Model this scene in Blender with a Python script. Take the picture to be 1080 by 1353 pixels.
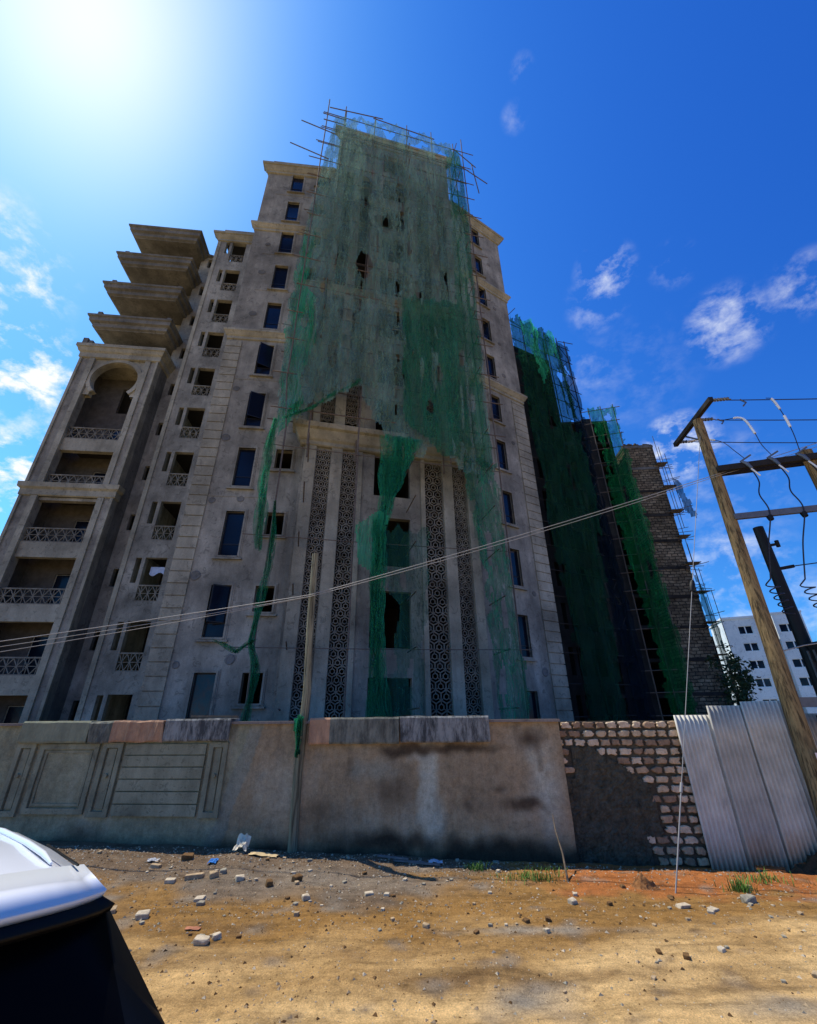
import bpy, bmesh, math, random
from mathutils import Vector, Matrix, noise
from math import radians as R, sin, cos, pi, sqrt, atan2
random.seed(7)
S = bpy.context.scene
for o in list(bpy.data.objects): bpy.data.objects.remove(o)
COL = S.collection

# ------------------------------------------------------------------ camera, world, sun, exposure
EYE = 2.1
PITCH, ROLL = 25.8, 0.5
cd = bpy.data.cameras.new('camera'); cam = bpy.data.objects.new('camera', cd); COL.objects.link(cam)
cd.sensor_fit = 'VERTICAL'; cd.sensor_height = 24.0; cd.sensor_width = 24.0
cd.lens = 24.0*560/1353
cd.clip_start = 0.02; cd.clip_end = 3000
cam.matrix_world = Matrix.Translation((0, 0, EYE)) @ Matrix.Rotation(R(90+PITCH), 4, 'X') @ Matrix.Rotation(R(-ROLL), 4, 'Z')
S.camera = cam
SUN_EL, SUN_AZ = 63.5, -62.8            # azimuth measured from +Y towards +X
SKY_STRENGTH = 0.1
SKY_CURVE = ((60, 3.3), (15.0, 2.5), (3.6, 1.45))   # gain and power per channel
SUN_STRENGTH = 5.0
EXPOSURE = 0.0

wd = bpy.data.worlds.new('World'); S.world = wd; wd.use_nodes = True
def make_world():
    nt = wd.node_tree; N = nt.nodes; L = nt.links; N.clear()
    out = N.new('ShaderNodeOutputWorld'); bg = N.new('ShaderNodeBackground')
    sky = N.new('ShaderNodeTexSky'); sky.sky_type = 'NISHITA'; sky.sun_disc = False
    sky.sun_elevation = R(SUN_EL); sky.sun_rotation = R(SUN_AZ)
    sky.air_density = 1.0; sky.dust_density = .15; sky.ozone_density = 3.0; sky.altitude = 0
    # deepen the blue: each channel of the clear sky follows its own response curve
    sp = N.new('ShaderNodeSeparateColor'); cb = N.new('ShaderNodeCombineColor'); L.new(sky.outputs[0], sp.inputs[0])
    for i_, (k_, g_) in enumerate(SKY_CURVE):
        a_ = N.new('ShaderNodeMath'); a_.operation = 'MULTIPLY'; a_.inputs[1].default_value = .1; L.new(sp.outputs[i_], a_.inputs[0])
        b_ = N.new('ShaderNodeMath'); b_.operation = 'POWER'; b_.inputs[1].default_value = g_; L.new(a_.outputs[0], b_.inputs[0])
        c_ = N.new('ShaderNodeMath'); c_.operation = 'MULTIPLY'; c_.inputs[1].default_value = k_*10; L.new(b_.outputs[0], c_.inputs[0])
        d_ = N.new('ShaderNodeMath'); d_.operation = 'MINIMUM'; d_.inputs[1].default_value = 16; L.new(c_.outputs[0], d_.inputs[0]); L.new(d_.outputs[0], cb.inputs[i_])
    tc = N.new('ShaderNodeTexCoord')
    lift = N.new('ShaderNodeVectorMath'); lift.operation = 'MULTIPLY_ADD'; lift.inputs[1].default_value = (1, 1, .72); lift.inputs[2].default_value = (0, 0, .26)
    L.new(tc.outputs['Generated'], lift.inputs[0]); L.new(lift.outputs[0], sky.inputs['Vector'])      # clear dry air: no pale horizon band
    # thin clouds: banks of noise around a few directions of the sky
    mp = N.new('ShaderNodeMapping'); mp.inputs['Scale'].default_value = (1, 1, 1.5)
    L.new(tc.outputs['Generated'], mp.inputs[0])
    n1 = N.new('ShaderNodeTexNoise'); n1.inputs['Scale'].default_value = 15; n1.inputs['Detail'].default_value = 9; n1.inputs['Roughness'].default_value = .62
    n1.inputs['Distortion'].default_value = .15
    L.new(mp.outputs[0], n1.inputs['Vector'])
    def math_(op, a, b=None, c=None, clamp=False):
        m = N.new('ShaderNodeMath'); m.operation = op; m.use_clamp = clamp
        for i, v in enumerate((a, b, c)):
            if v is None: continue
            if isinstance(v, (int, float)): m.inputs[i].default_value = v
            else: L.new(v, m.inputs[i])
        return m.outputs[0]
    tot = None
    BANKS = [((-.655, .525, .545), .9935, .9992, 1.5), ((-.64, .43, .64), .993, .9993, 1.2), ((-.625, .40, .67), .996, .9996, .8), ((-.70, .63, .33), .985, .998, 1.6), ((-.66, .60, .45), .99, .9995, .7),
             ((.379, .53, .757), .9978, .99985, .7), ((.372, .575, .73), .9975, .9999, .4), ((.384, .66, .645), .997, .9999, .25), ((.569, .537, .623), .9965, .9998, .6), ((.537, .697, .475), .9965, .9996, 1.0),
             ((.613, .756, .23), .992, .9997, .6), ((.66, .74, .15), .994, .9997, .5), ((.188, .303, .934), .9997, .99999, .35), ((.186, .357, .915), .9996, .99999, .3),
             ((.64, .456, .62), .998, .9998, .5), ((.479, .493, .726), .9988, .9999, .3), ((.45, .65, .61), .99, .9995, .16), ((.60, .70, .38), .99, .9995, .28)]
    for d, lo, hi, k in BANKS:
        v = Vector(d).normalized()
        dp = N.new('ShaderNodeVectorMath'); dp.operation = 'DOT_PRODUCT'
        nv = N.new('ShaderNodeVectorMath'); nv.operation = 'NORMALIZE'
        L.new(tc.outputs['Generated'], nv.inputs[0]); L.new(nv.outputs[0], dp.inputs[0]); dp.inputs[1].default_value = v
        mr = N.new('ShaderNodeMapRange'); mr.interpolation_type = 'SMOOTHSTEP'
        mr.inputs['From Min'].default_value = lo; mr.inputs['From Max'].default_value = hi
        mr.inputs['To Max'].default_value = k
        L.new(dp.outputs['Value'], mr.inputs['Value'])
        tot = mr.outputs[0] if tot is None else math_('MAXIMUM', tot, mr.outputs[0])
    dens = math_('MULTIPLY', tot, math_('MULTIPLY_ADD', n1.outputs['Fac'], 4.4, -1.95), clamp=True)
    dens = math_('POWER', dens, 1.3)
    mx = N.new('ShaderNodeMix'); mx.data_type = 'RGBA'
    L.new(dens, mx.inputs['Factor']); L.new(cb.outputs[0], mx.inputs['A']); mx.inputs['B'].default_value = (10.0, 10.4, 10.8, 1)
    L.new(mx.outputs['Result'], bg.inputs['Color']); bg.inputs['Strength'].default_value = SKY_STRENGTH
    L.new(bg.outputs[0], out.inputs[0])
make_world()

sd = bpy.data.lights.new('sun', 'SUN'); sd.energy = SUN_STRENGTH; sd.angle = R(.53); sd.color = (1, .94, .82)
sun = bpy.data.objects.new('sun', sd); COL.objects.link(sun)
sdir = Vector((sin(R(SUN_AZ))*cos(R(SUN_EL)), cos(R(SUN_AZ))*cos(R(SUN_EL)), sin(R(SUN_EL))))
sun.rotation_euler = sdir.to_track_quat('Z', 'Y').to_euler(); sun.location = (0, 0, 80)
S.view_settings.view_transform = 'Standard'; S.view_settings.look = 'None'
S.view_settings.exposure = EXPOSURE; S.view_settings.gamma = 1
S.cycles.max_bounces = 8; S.cycles.transparent_max_bounces = 24; S.cycles.transmission_bounces = 4

# ------------------------------------------------------------------ materials
class NT:
    def __init__(s, name):
        s.m = bpy.data.materials.new(name); s.m.use_nodes = True; s.nt = s.m.node_tree
        s.nt.nodes.clear(); s.out = s.n('OutputMaterial'); s.p = s.n('BsdfPrincipled'); s.l(s.p.outputs[0], s.out.inputs[0])
    def n(s, t, **kw):
        x = s.nt.nodes.new('ShaderNode'+t)
        for k, v in kw.items(): setattr(x, k, v)
        return x
    def l(s, a, b): s.nt.links.new(a, b)
    def pos(s):
        if not hasattr(s, '_pos'): s._pos = s.n('NewGeometry').outputs['Position']
        return s._pos
    def noise(s, scale, detail=5, rough=.6, vec=None, stretch=None, dist=0):
        v = vec or s.pos()
        if stretch:
            m = s.n('Mapping'); m.inputs['Scale'].default_value = stretch; s.l(v, m.inputs[0]); v = m.outputs[0]
        x = s.n('TexNoise'); x.inputs['Scale'].default_value = scale; x.inputs['Detail'].default_value = detail; x.inputs['Roughness'].default_value = rough
        x.inputs['Distortion'].default_value = dist
        s.l(v, x.inputs['Vector']); return x.outputs['Fac']
    def ramp(s, f, stops):
        r = s.n('ValToRGB'); e = r.color_ramp.elements
        while len(e) < len(stops): e.new(.5)
        for q, (p, c) in zip(e, stops):
            q.position = p; q.color = (c, c, c, 1) if isinstance(c, (int, float)) else (*c, 1)
        s.l(f, r.inputs[0]); return r.outputs[0]
    def mix(s, f, a, b, mode='MIX'):
        m = s.n('Mix', data_type='RGBA', blend_type=mode)
        for k, v in (('Factor', f), ('A', a), ('B', b)):
            if isinstance(v, (int, float)) and k == 'Factor': m.inputs[k].default_value = v
            elif isinstance(v, (int, float)): m.inputs[k].default_value = (v, v, v, 1)
            elif isinstance(v, tuple): m.inputs[k].default_value = (*v, 1)
            else: s.l(v, m.inputs[k])
        return m.outputs['Result']
    def bump(s, h, strength=.3, dist=.02):
        b = s.n('Bump'); b.inputs['Strength'].default_value = strength; b.inputs['Distance'].default_value = dist
        s.l(h, b.inputs['Height']); s.l(b.outputs[0], s.p.inputs['Normal'])
    def set(s, color=None, rough=None, spec=None, metal=None):
        for k, v in (('Base Color', color), ('Roughness', rough), ('Specular IOR Level', spec), ('Metallic', metal)):
            if v is None: continue
            i = s.p.inputs[k]
            if isinstance(v, tuple): i.default_value = (*v, 1)
            elif isinstance(v, (int, float)): i.default_value = v
            else: s.l(v, i)
        return s

def m_plaster(name, base, dark, light, stain=.5, sc=1.0, bump=.25):
    t = NT(name)
    a = t.ramp(t.noise(.5*sc, 6, .65), [(.3, dark), (.52, base), (.75, light)])
    st = t.ramp(t.noise(1.3*sc, 7, .7, stretch=(1, 1, .22)), [(.40, 0), (.68, 1)])
    c = t.mix(t.mix(stain, 0.0, st), a, dark)
    f = t.ramp(t.noise(26*sc, 4, .7), [(.3, .82), (.7, 1.12)])
    c = t.mix(1.0, c, f, 'MULTIPLY')
    # old patch marks: rings and blotches
    b = t.ramp(t.noise(3.1*sc, 3, .5, dist=1.2), [(.60, 0), (.66, .55), (.72, 0)])
    c = t.mix(b, c, tuple(x*.6 for x in dark))
    t.set(c, .92, .2); t.bump(t.noise(14*sc, 6, .75), bump, .02); return t.m
def m_flat(name, col, rough=.7, var=.25, scale=8, bump=.1, spec=.3, metal=0):
    t = NT(name); f = t.ramp(t.noise(scale, 5, .65), [(.25, 1-var), (.75, 1+var*.6)])
    t.set(t.mix(1.0, col, f, 'MULTIPLY'), rough, spec, metal)
    if bump: t.bump(t.noise(scale*3, 4, .7), bump, .01)
    return t.m
M = {}
M['plaster'] = m_plaster('grey cement plaster', (.285, .275, .225), (.11, .106, .088), (.47, .455, .375), .75)
M['plaster_light'] = m_plaster('paler cement trim', (.325, .31, .235), (.15, .143, .108), (.47, .45, .35), .6)
M['plaster_warm'] = m_plaster('brownish raw plaster', (.25, .2, .16), (.14, .11, .09), (.32, .27, .22), .5)
M['concrete'] = m_plaster('bare concrete', (.165, .165, .15), (.07, .07, .064), (.25, .25, .23), .7)
M['inside'] = m_flat('interior block with painted shade', (.045, .041, .037), .95)  # darkness of the rooms is put into this colour
M['balcony'] = m_flat('balcony plaster with painted shade', (.10,.095,.085), .95, .4, 3)  # darker copy of the plaster, recess shade painted in
M['shaded_concrete'] = m_plaster('bare concrete with painted shade', (.032, .030, .026), (.012, .0115, .010), (.06, .057, .05), .6)  # shaded copy of the bare concrete, shade held in the colour
M['frame'] = m_flat('dark window frame', (.012, .012, .014), .45, .1, bump=0)
t = NT('dark blue window glass'); t.set((.006, .009, .018), t.ramp(t.noise(2.5,5,.7),[(.35,.03),(.7,.25)]), t.ramp(t.noise(.22,2,.6),[(.40,.03),(.62,.42)])); M['glass'] = t.m
M['lattice'] = m_plaster('cast lattice concrete', (.21, .2, .16), (.09, .086, .07), (.3, .29, .23), .5, 2)
M['timber'] = m_flat('weathered timber pole', (.15, .11, .07), .9, .5, 14, .4)
M['bamboo'] = m_flat('scaffold pole timber', (.13, .105, .085), .85, .5, 6)
M['steel'] = m_flat('dull steel', (.16, .16, .165), .5, .3, 10, .1, .5, .5)
M['black'] = m_flat('black paint', (.006, .006, .007), .6, .2, 8, .05)
M['rubber'] = m_flat('black rubber', (.01, .01, .01), .8, .1, 20, .1)
M['shaded_timber'] = m_flat('scaffold timber with painted shade', (.03,.026,.022), .9, .4, 6)  # scaffold timber with the deep shade of the block painted in
M['cable'] = m_flat('grey cable', (.30, .29, .27), .5, .1, 3, 0)
M['cable_dark'] = m_flat('dark cable', (.02, .022, .04), .5, .1, 3, 0)
M['white'] = m_flat('white sleeve', (.8, .8, .78), .5, .1, 5, 0)
M['white_wall'] = m_plaster('white painted wall', (.78, .80, .76), (.58, .61, .6), (.86, .87, .84), .3, .5, .1)

def m_wood_pole(name, col, dark):
    t = NT(name)
    g = t.ramp(t.noise(18, 5, .65, stretch=(1, 1, .06)), [(.28, dark), (.5, col), (.78, tuple(min(1, x*1.45) for x in col))])
    k = t.ramp(t.noise(2.4, 2, .5, stretch=(1, 1, .8)), [(.66, 0), (.74, .8)])
    t.set(t.mix(k, g, tuple(x*.45 for x in dark)), .85, .25); cr = t.ramp(t.noise(30, 4, .7, stretch=(1, 1, .03)), [(.40, .35), (.5, 1)]); t.set(t.mix(1.0, t.mix(k, g, tuple(x*.45 for x in dark)), cr, 'MULTIPLY')); t.bump(t.noise(22, 5, .7, stretch=(1, 1, .08)), .8, .03); return t.m
M['pole'] = m_wood_pole('yellow brown pole timber', (.25, .165, .07), (.05, .03, .014))
M['pole_grey'] = m_wood_pole('greenish grey pole timber', (.25, .225, .135), (.10, .088, .05))

def m_net(name, col, hole, trans=.5, dens=(.45, .8), fold=1.0):
    """shade net: fine weave seen as partial cover, light passes through the threads; folds double the cloth, their shading painted in the colour"""
    t = NT(name)
    f = t.ramp(t.noise(.9*fold, 6, .7, stretch=(1, 1, .25)), [(.25, tuple(x*.55 for x in col)), (.55, col), (.8, tuple(min(.9, x*1.6+.02) for x in col))])
    f = t.mix(1.0, f, t.ramp(t.noise(3.2*fold, 7, .75, stretch=(1, 1, .10), dist=.6), [(.30, .55), (.5, 1), (.72, 1.35)]), 'MULTIPLY')  # vertical streaks paint the light and shade of folds
    df = t.n('BsdfDiffuse'); tr = t.n('BsdfTranslucent'); tp = t.n('BsdfTransparent')
    t.l(f, df.inputs[0]); t.l(f, tr.inputs[0])
    m1 = t.n('MixShader'); m1.inputs[0].default_value = trans; t.l(df.outputs[0], m1.inputs[1]); t.l(tr.outputs[0], m1.inputs[2])
    d = t.ramp(t.noise(2.3*fold, 7, .72, stretch=(1.6, 1.6, .16), dist=.5), [(.3, dens[0]), (.7, dens[1])])
    cr = t.ramp(t.noise(1.5*fold, 5, .6, stretch=(1.3, 1.3, .35), dist=1.6), [(.47, 0), (.495, .55), (.505, .55), (.53, 0)])     # creases, painted as dark shaded lines
    d = t.mix(cr, d, .96); f2 = t.mix(cr, f, tuple(x*.35 for x in col)); t.l(f2, df.inputs[0])
    h = t.ramp(t.noise(2.1*fold, 4, .6, stretch=(2.4, 2.4, .45), dist=.4), [(1-hole, 0), (1-hole+.02, 1)])                        # torn spots
    d2 = t.mix(h, .02, d)
    m2 = t.n('MixShader'); t.l(d2, m2.inputs[0]); t.l(tp.outputs[0], m2.inputs[1]); t.l(m1.outputs[0], m2.inputs[2])
    bp_ = t.n('Bump'); bp_.inputs['Strength'].default_value = .9; bp_.inputs['Distance'].default_value = .12
    t.l(t.noise(4*fold, 6, .7, stretch=(1, 1, .15), dist=.4), bp_.inputs['Height']); t.l(bp_.outputs[0], df.inputs['Normal']); t.l(bp_.outputs[0], tr.inputs['Normal'])
    t.l(m2.outputs[0], t.out.inputs[0]); t.nt.nodes.remove(t.p); return t.m
M['net'] = m_net('green shade net', (.22, .39, .31), .70, .35, (.28, .66))
M['net_thin'] = m_net('thin grey green net', (.24, .40, .32), .66, .35, (.06, .56), 1.3)
M['net_green'] = m_net('bright green shade net', (.06, .55, .28), .70, .6, (.35, .85), 1.6)  # brightness doubles as painted sunlight on the rim and top-edge strips
M['net_mid'] = m_net('mid green shade net', (.04, .26, .14), .72, .5, (.38, .72), 1.1)
M['net_side'] = m_net('bright side net', (.015, .26, .075), .74, .5, (.4, .8), .6)
M['net_rag'] = m_net('gauzy hanging net', (.035, .34, .17), .62, .5, (.24, .8), 1.5)
M['net_dark'] = m_net('dark green shade net', (.015, .08, .045), .70, .4, (.55, .85), .9)
M['net_blue'] = m_net('navy shade net', (.005, .016, .027), .78, .5, (.55, .85), .7)
M['net_sheer'] = m_net('thin worn shade net', (.05, .22, .15), .72, .5, (.25, .55), 1.2)

# ------------------------------------------------------------------ mesh helpers
class MB:
    def __init__(s): s.v = []; s.f = []; s.mi = []; s.sm = []
    def add(s, vs, fs, mi=0, smooth=False):
        o = len(s.v); s.v += [tuple(v) for v in vs]
        for f in fs: s.f.append(tuple(o+i for i in f)); s.mi.append(mi); s.sm.append(smooth)
    def box(s, x0, x1, y0, y1, z0, z1, mi=0):
        s.add([(x0,y0,z0),(x1,y0,z0),(x1,y1,z0),(x0,y1,z0),(x0,y0,z1),(x1,y0,z1),(x1,y1,z1),(x0,y1,z1)],
              [(0,3,2,1),(4,5,6,7),(0,1,5,4),(1,2,6,5),(2,3,7,6),(3,0,4,7)], mi)
    def bar(s, p, q, w, h=None, mi=0, up=(0,0,1)):
        p, q = Vector(p), Vector(q); h = h or w; d = (q-p)
        if d.length < 1e-6: return
        d.normalize(); u = Vector(up)
        if abs(d.dot(u)) > .95: u = Vector((1,0,0))
        a = d.cross(u).normalized()*w/2; b = a.cross(d).normalized()*h/2
        vs = [p-a-b,p+a-b,p+a+b,p-a+b,q-a-b,q+a-b,q+a+b,q-a+b]
        s.add(vs, [(0,1,2,3),(7,6,5,4),(0,4,5,1),(1,5,6,2),(2,6,7,3),(3,7,4,0)], mi)
    def bar2(s, x0, z0, x1, z1, w, y0, y1, mi=0):
        """flat bar lying in the xz plane between depths y0 and y1"""
        dx, dz = x1-x0, z1-z0; l = sqrt(dx*dx+dz*dz) or 1; nx, nz = -dz/l*w/2, dx/l*w/2
        P = [(x0-nx,z0-nz),(x1-nx,z1-nz),(x1+nx,z1+nz),(x0+nx,z0+nz)]
        s.add([(a,y0,b) for a,b in P]+[(a,y1,b) for a,b in P], [(0,1,2,3),(7,6,5,4),(0,4,5,1),(1,5,6,2),(2,6,7,3),(3,7,4,0)], mi)
    def tube(s, pts, r, n=8, mi=0, cap=True, smooth=True):
        pts = [Vector(p) for p in pts]; k = len(pts); rr = r if isinstance(r, (list, tuple)) else [r]*k
        vs = []; a = None
        for i, p in enumerate(pts):
            d = (pts[min(i+1,k-1)]-pts[max(i-1,0)]).normalized()
            if a is None:
                a = d.cross(Vector((0,0,1)))
                if a.length < .05: a = d.cross(Vector((1,0,0)))
            else: a = a - d*a.dot(d)
            a.normalize(); b = d.cross(a)
            for j in range(n):
                t = 2*pi*j/n; vs.append(p+(a*cos(t)+b*sin(t))*rr[i])
        fs = [(i*n+j, i*n+(j+1)%n, (i+1)*n+(j+1)%n, (i+1)*n+j) for i in range(k-1) for j in range(n)]
        s.add(vs, fs, mi, smooth)
        if cap: s.add(vs[:n], [tuple(range(n))[::-1]], mi); s.add(vs[-n:], [tuple(range(n))], mi)
    def prof(s, a0, a1, prof, y_back=.3, mi=0, ends=(1, 1)):
        """moulding: profile [(out,z)...] swept along a0..a1, wrapped round its ends"""
        rings = []
        for o, z in prof: rings.append([(a0-o*ends[0], y_back, z), (a0-o*ends[0], -o, z), (a1+o*ends[1], -o, z), (a1+o*ends[1], y_back, z)])
        vs = [v for r in rings for v in r]; fs = []
        for i in range(len(rings)-1):
            for j in range(4): fs.append((i*4+j, i*4+(j+1)%4, i*4+4+(j+1)%4, i*4+4+j))
        fs.append((3,2,1,0)); e = (len(rings)-1)*4; fs.append((e,e+1,e+2,e+3)); s.add(vs, fs, mi)
    def wall(s, a0, a1, z0, z1, y0, y1, holes, mi=0):
        """wall slab from depth y0 (face) to y1 with rectangular openings"""
        xs = sorted({a0,a1,*[min(max(h[i],a0),a1) for h in holes for i in (0,1)]}); zs = sorted({z0,z1,*[min(max(h[i],z0),z1) for h in holes for i in (2,3)]})
        def solid(i, j):
            if i < 0 or j < 0 or i >= len(xs)-1 or j >= len(zs)-1: return False
            x, z = (xs[i]+xs[i+1])/2, (zs[j]+zs[j+1])/2
            return not any(h[0] < x < h[1] and h[2] < z < h[3] for h in holes)
        for i in range(len(xs)-1):
            for j in range(len(zs)-1):
                if not solid(i, j): continue
                A, B, C, D = xs[i], xs[i+1], zs[j], zs[j+1]
                vs = [(A,y0,C),(B,y0,C),(B,y0,D),(A,y0,D),(A,y1,C),(B,y1,C),(B,y1,D),(A,y1,D)]; fs = [(0,1,2,3),(7,6,5,4)]
                if not solid(i-1,j): fs.append((0,3,7,4))
                if not solid(i+1,j): fs.append((1,5,6,2))
                if not solid(i,j-1): fs.append((0,4,5,1))
                if not solid(i,j+1): fs.append((3,2,6,7))
                s.add(vs, fs, mi)
    def mesh(s, name, mats):
        m = bpy.data.meshes.new(name); m.from_pydata(s.v, [], s.f)
        for k in (mats if isinstance(mats, (list, tuple)) else [mats]): m.materials.append(k)
        m.polygons.foreach_set('material_index', s.mi); m.polygons.foreach_set('use_smooth', s.sm); m.update(); return m
    def build(s, name, mats, parent=None, frame=None, loc=(0,0,0), rz=0):
        return place(name, s.mesh(name, mats), parent, frame, loc, rz)
class Frame:
    def __init__(s, x, y, az): s.o = Vector((x, y)); a = R(az); s.d = Vector((sin(a), cos(a))); s.n = Vector((s.d.y, -s.d.x)); s.rz = atan2(s.d.y, s.d.x)
    def pt(s, a, z, out=0): q = s.o+s.d*a+s.n*out; return Vector((q.x, q.y, z))
def place(name, mesh, parent=None, frame=None, loc=(0,0,0), rz=0):
    """loc is in world space, or in the frame (along, -out, z) when a frame is given"""
    o = bpy.data.objects.new(name, mesh); COL.objects.link(o)
    if frame: w = frame.pt(loc[0], loc[2], -loc[1]); r = frame.rz+rz
    else: w = Vector(loc); r = rz
    if parent is not None:
        o.parent = parent
        if parent.get('is_part'): o.location = loc; o.rotation_euler = (0,0,rz)
        else: o.location = w-parent.location; o.rotation_euler = (0,0,r); o['is_part'] = 1
    else: o.location = w; o.rotation_euler = (0,0,r)
    return o
def tag(o, label=None, cat=None, group=None, kind=None):
    for k, v in (('label', label), ('category', cat), ('group', group), ('kind', kind)):
        if v: o[k] = v
    return o
def thing(name, loc, label, cat, group=None):
    o = bpy.data.objects.new(name, None); COL.objects.link(o); o.location = loc; o.empty_display_size = .2
    return tag(o, label, cat, group)
def rebase(o, loc=None):
    """put the origin of a world-space mesh at its base"""
    m = o.data; vs = [v.co.copy() for v in m.vertices]
    if loc is None:
        zmin = min(v.z for v in vs); loc = Vector((sum(v.x for v in vs)/len(vs), sum(v.y for v in vs)/len(vs), zmin))
    loc = Vector(loc)
    for v in m.vertices: v.co -= loc
    o.location = loc; return o
def nz(x, y=0, z=0, sc=1): return noise.noise(Vector((x*sc, y*sc, z*sc)))
def fz(k): return .8+3.32*k            # floor levels

# ------------------------------------------------------------------ ground
def ground_h(x, y):
    h = -.028*x if x < 6 else -.168
    h = max(-.16, min(.16, h))
    w = max(0, min(1, (y-6.2)/2.4))                    # bank of soil along the wall
    h = h*w + (.02 if x < 3 else .0)*0
    near = max(0, 1-abs(x)/14)*max(0, 1-abs(y-6)/9)
    h += .035*nz(x*1.3, y*1.3, 1.7)*near + .028*nz(x*3.4, y*4, 3.1)*near*(.3+.7*w) + .018*nz(x*8, y*9, 5)*near*(.25+.75*w) + .010*nz(x*17, y*19, 6)*near*(.2+.8*w)
    if 6.9 < y < 9.4 and -7 < x < -.3: h += .07*max(0, nz(x*.9, y*1.4, 8)+.35)*sin(pi*(y-6.9)/2.5)
    for (cx, cy, rx, ry, dh) in ((3.3, 7.9, 1.6, .45, .07), (5.6, 8.0, 1.0, .4, .07)):
        h += dh*math.exp(-((x-cx)/rx)**2-((y-cy)/ry)**2)
    h -= .035*math.exp(-((y-4.9-.08*x)/.28)**2)*near    # shallow wheel rut
    return h
def lerp3(a, b, t): t = max(0, min(1, t)); return tuple(a[i]+(b[i]-a[i])*t for i in range(3))
def ground_col(x, y):
    SAND, OCHRE, GREY, ORANGE, DAMP, STONE = (.76,.49,.205), (.34,.18,.05), (.18,.12,.07), (.46,.16,.042), (.19,.10,.035), (.33,.28,.21)
    n = nz(x*.8, y*1.3, 2); n2 = nz(x*2.6, y*3.2, 9)
    c = lerp3(SAND, OCHRE, (y-4.92+n*.9-.16*x*(1 if x>0 else .3))/1.2)
    c = lerp3(c, GREY, (y-6.45+n*1.4+n2*.5-(max(0,x+.2))*.8)/1.1)
    c = lerp3(c, ORANGE, min((x-1.7+n2*.6)/.7, (y-7.0+n2*.5+.1*n)/.4))
    for (cx, cy, rx, ry, k) in ((.55,5.25,1.1,.2,.95), (1.9,5.3,1.5,.13,.6), (-1.9,5.6,1.3,.17,.7), (3.0,5.1,1.6,.12,.6), (1.2,4.72,1.2,.09,.4), (-.2,5.65,.9,.1,.4), (3.4,5.85,1.2,.07,.4), (-2.6,6.3,.9,.16,.5)):
        d = ((x-cx)/rx)**2+((y-cy-.1*(x-cx))/ry)**2
        c = lerp3(c, DAMP, .75*k*(math.exp(-d)*1.3-.25+n2*.55+.35*nz(x*7, y*11, 4)))
    for (cx, cy, rx, ry, k) in ((.95,4.9,.42,.26,.75), (1.5,6.15,.75,.1,.5), (3.0,4.75,.5,.22,.6), (1.1,6.1,.4,.12,.45), (-1.3,7.6,2.2,.6,.35)):
        d = ((x-cx)/rx)**2+((y-cy)/ry)**2
        c = lerp3(c, STONE, k*(math.exp(-d)*1.5-.2+n2*.6))
    if y > 10: c = lerp3(c, (.2,.16,.11), (y-10)/3)
    return c
def build_ground():
    def axis(lo, hi, st, far):
        a = []; x = lo
        while x < hi: a.append(x); x += st
        a.append(hi); s_ = st; l = []; x = lo
        while x > -far: s_ *= 1.35; x -= s_; l.append(x)
        s_ = st; r = []; x = hi
        while x < far: s_ *= 1.35; x += s_; r.append(x)
        return l[::-1]+a+r
    xs = axis(-8, 8.5, .045, 900); ys = axis(3.6, 9.6, .04, 900)
    vs = [(x, y, ground_h(x, y)) for y in ys for x in xs]; n = len(xs)
    fs = [(j*n+i, j*n+i+1, (j+1)*n+i+1, (j+1)*n+i) for j in range(len(ys)-1) for i in range(n-1)]
    m = bpy.data.meshes.new('ground'); m.from_pydata(vs, [], fs); m.update()
    at = m.color_attributes.new('soil', 'FLOAT_COLOR', 'POINT')
    fl = []
    for v in vs: fl += [*ground_col(v[0], v[1]), 1]
    at.data.foreach_set('color', fl)
    m.polygons.foreach_set('use_smooth', [True]*len(fs))
    t = NT('dirt road'); a = t.n('Attribute'); a.attribute_name = 'soil'
    c = a.outputs['Color']
    c = t.mix(1.0, c, t.ramp(t.noise(7, 8, .75), [(.25, .45), (.5, 1), (.75, 1.3)]), 'MULTIPLY')
    c = t.mix(1.0, c, t.ramp(t.noise(60, 5, .8), [(.28, .5), (.7, 1.3)]), 'MULTIPLY')
    c = t.mix(t.ramp(t.noise(2.2, 7, .7, stretch=(.5, 1.8, 1)), [(.52, 0), (.72, .6)]), c, t.mix(1.0, c, (.42, .36, .3), 'MULTIPLY'))
    v = t.n('TexVoronoi'); v.inputs['Scale'].default_value = 34; t.l(t.pos(), v.inputs['Vector'])
    c = t.mix(t.ramp(v.outputs['Distance'], [(.10, .55), (.2, 0)]), c, (.32, .25, .16))
    c = t.mix(1.0, c, t.ramp(t.noise(1.6, 7, .7, stretch=(.35, 3.2, 1), dist=.3), [(.3, .62), (.5, 1), (.72, 1.18)]), 'MULTIPLY')
    t.set(c, .95, .15)
    h = t.mix(.5, t.noise(9, 9, .78), t.noise(48, 5, .8)); t.bump(h, .9, .05)
    m.materials.append(t.m)
    o = bpy.data.objects.new('ground', m); COL.objects.link(o); tag(o, kind='structure')
build_ground()

# ------------------------------------------------------------------ the grey apartment building
FA = Frame(-7.678, 16.70, 84)
FB = Frame(-4.775, 16.10, 76)
FC = Frame(2.915, 18.739, 58)
FA2 = Frame(-9.882, 21.493, 84)
FD = Frame(-19.657, 20.605, 84)
ZR = 37.3
bld = thing('apartment_building', (-3.5, 20, 0), 'tall grey unfinished apartment building with lattice panels and arched balcony tower', 'building')

def wall_part(fr, a0, a1, z0, z1, holes, mat='plaster', thick=.28, out=0, name='wall'):
    b = MB(); b.wall(a0, a1, z0, z1, -out, thick-out, holes); return b.build(name, M[mat], bld, fr)

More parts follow.
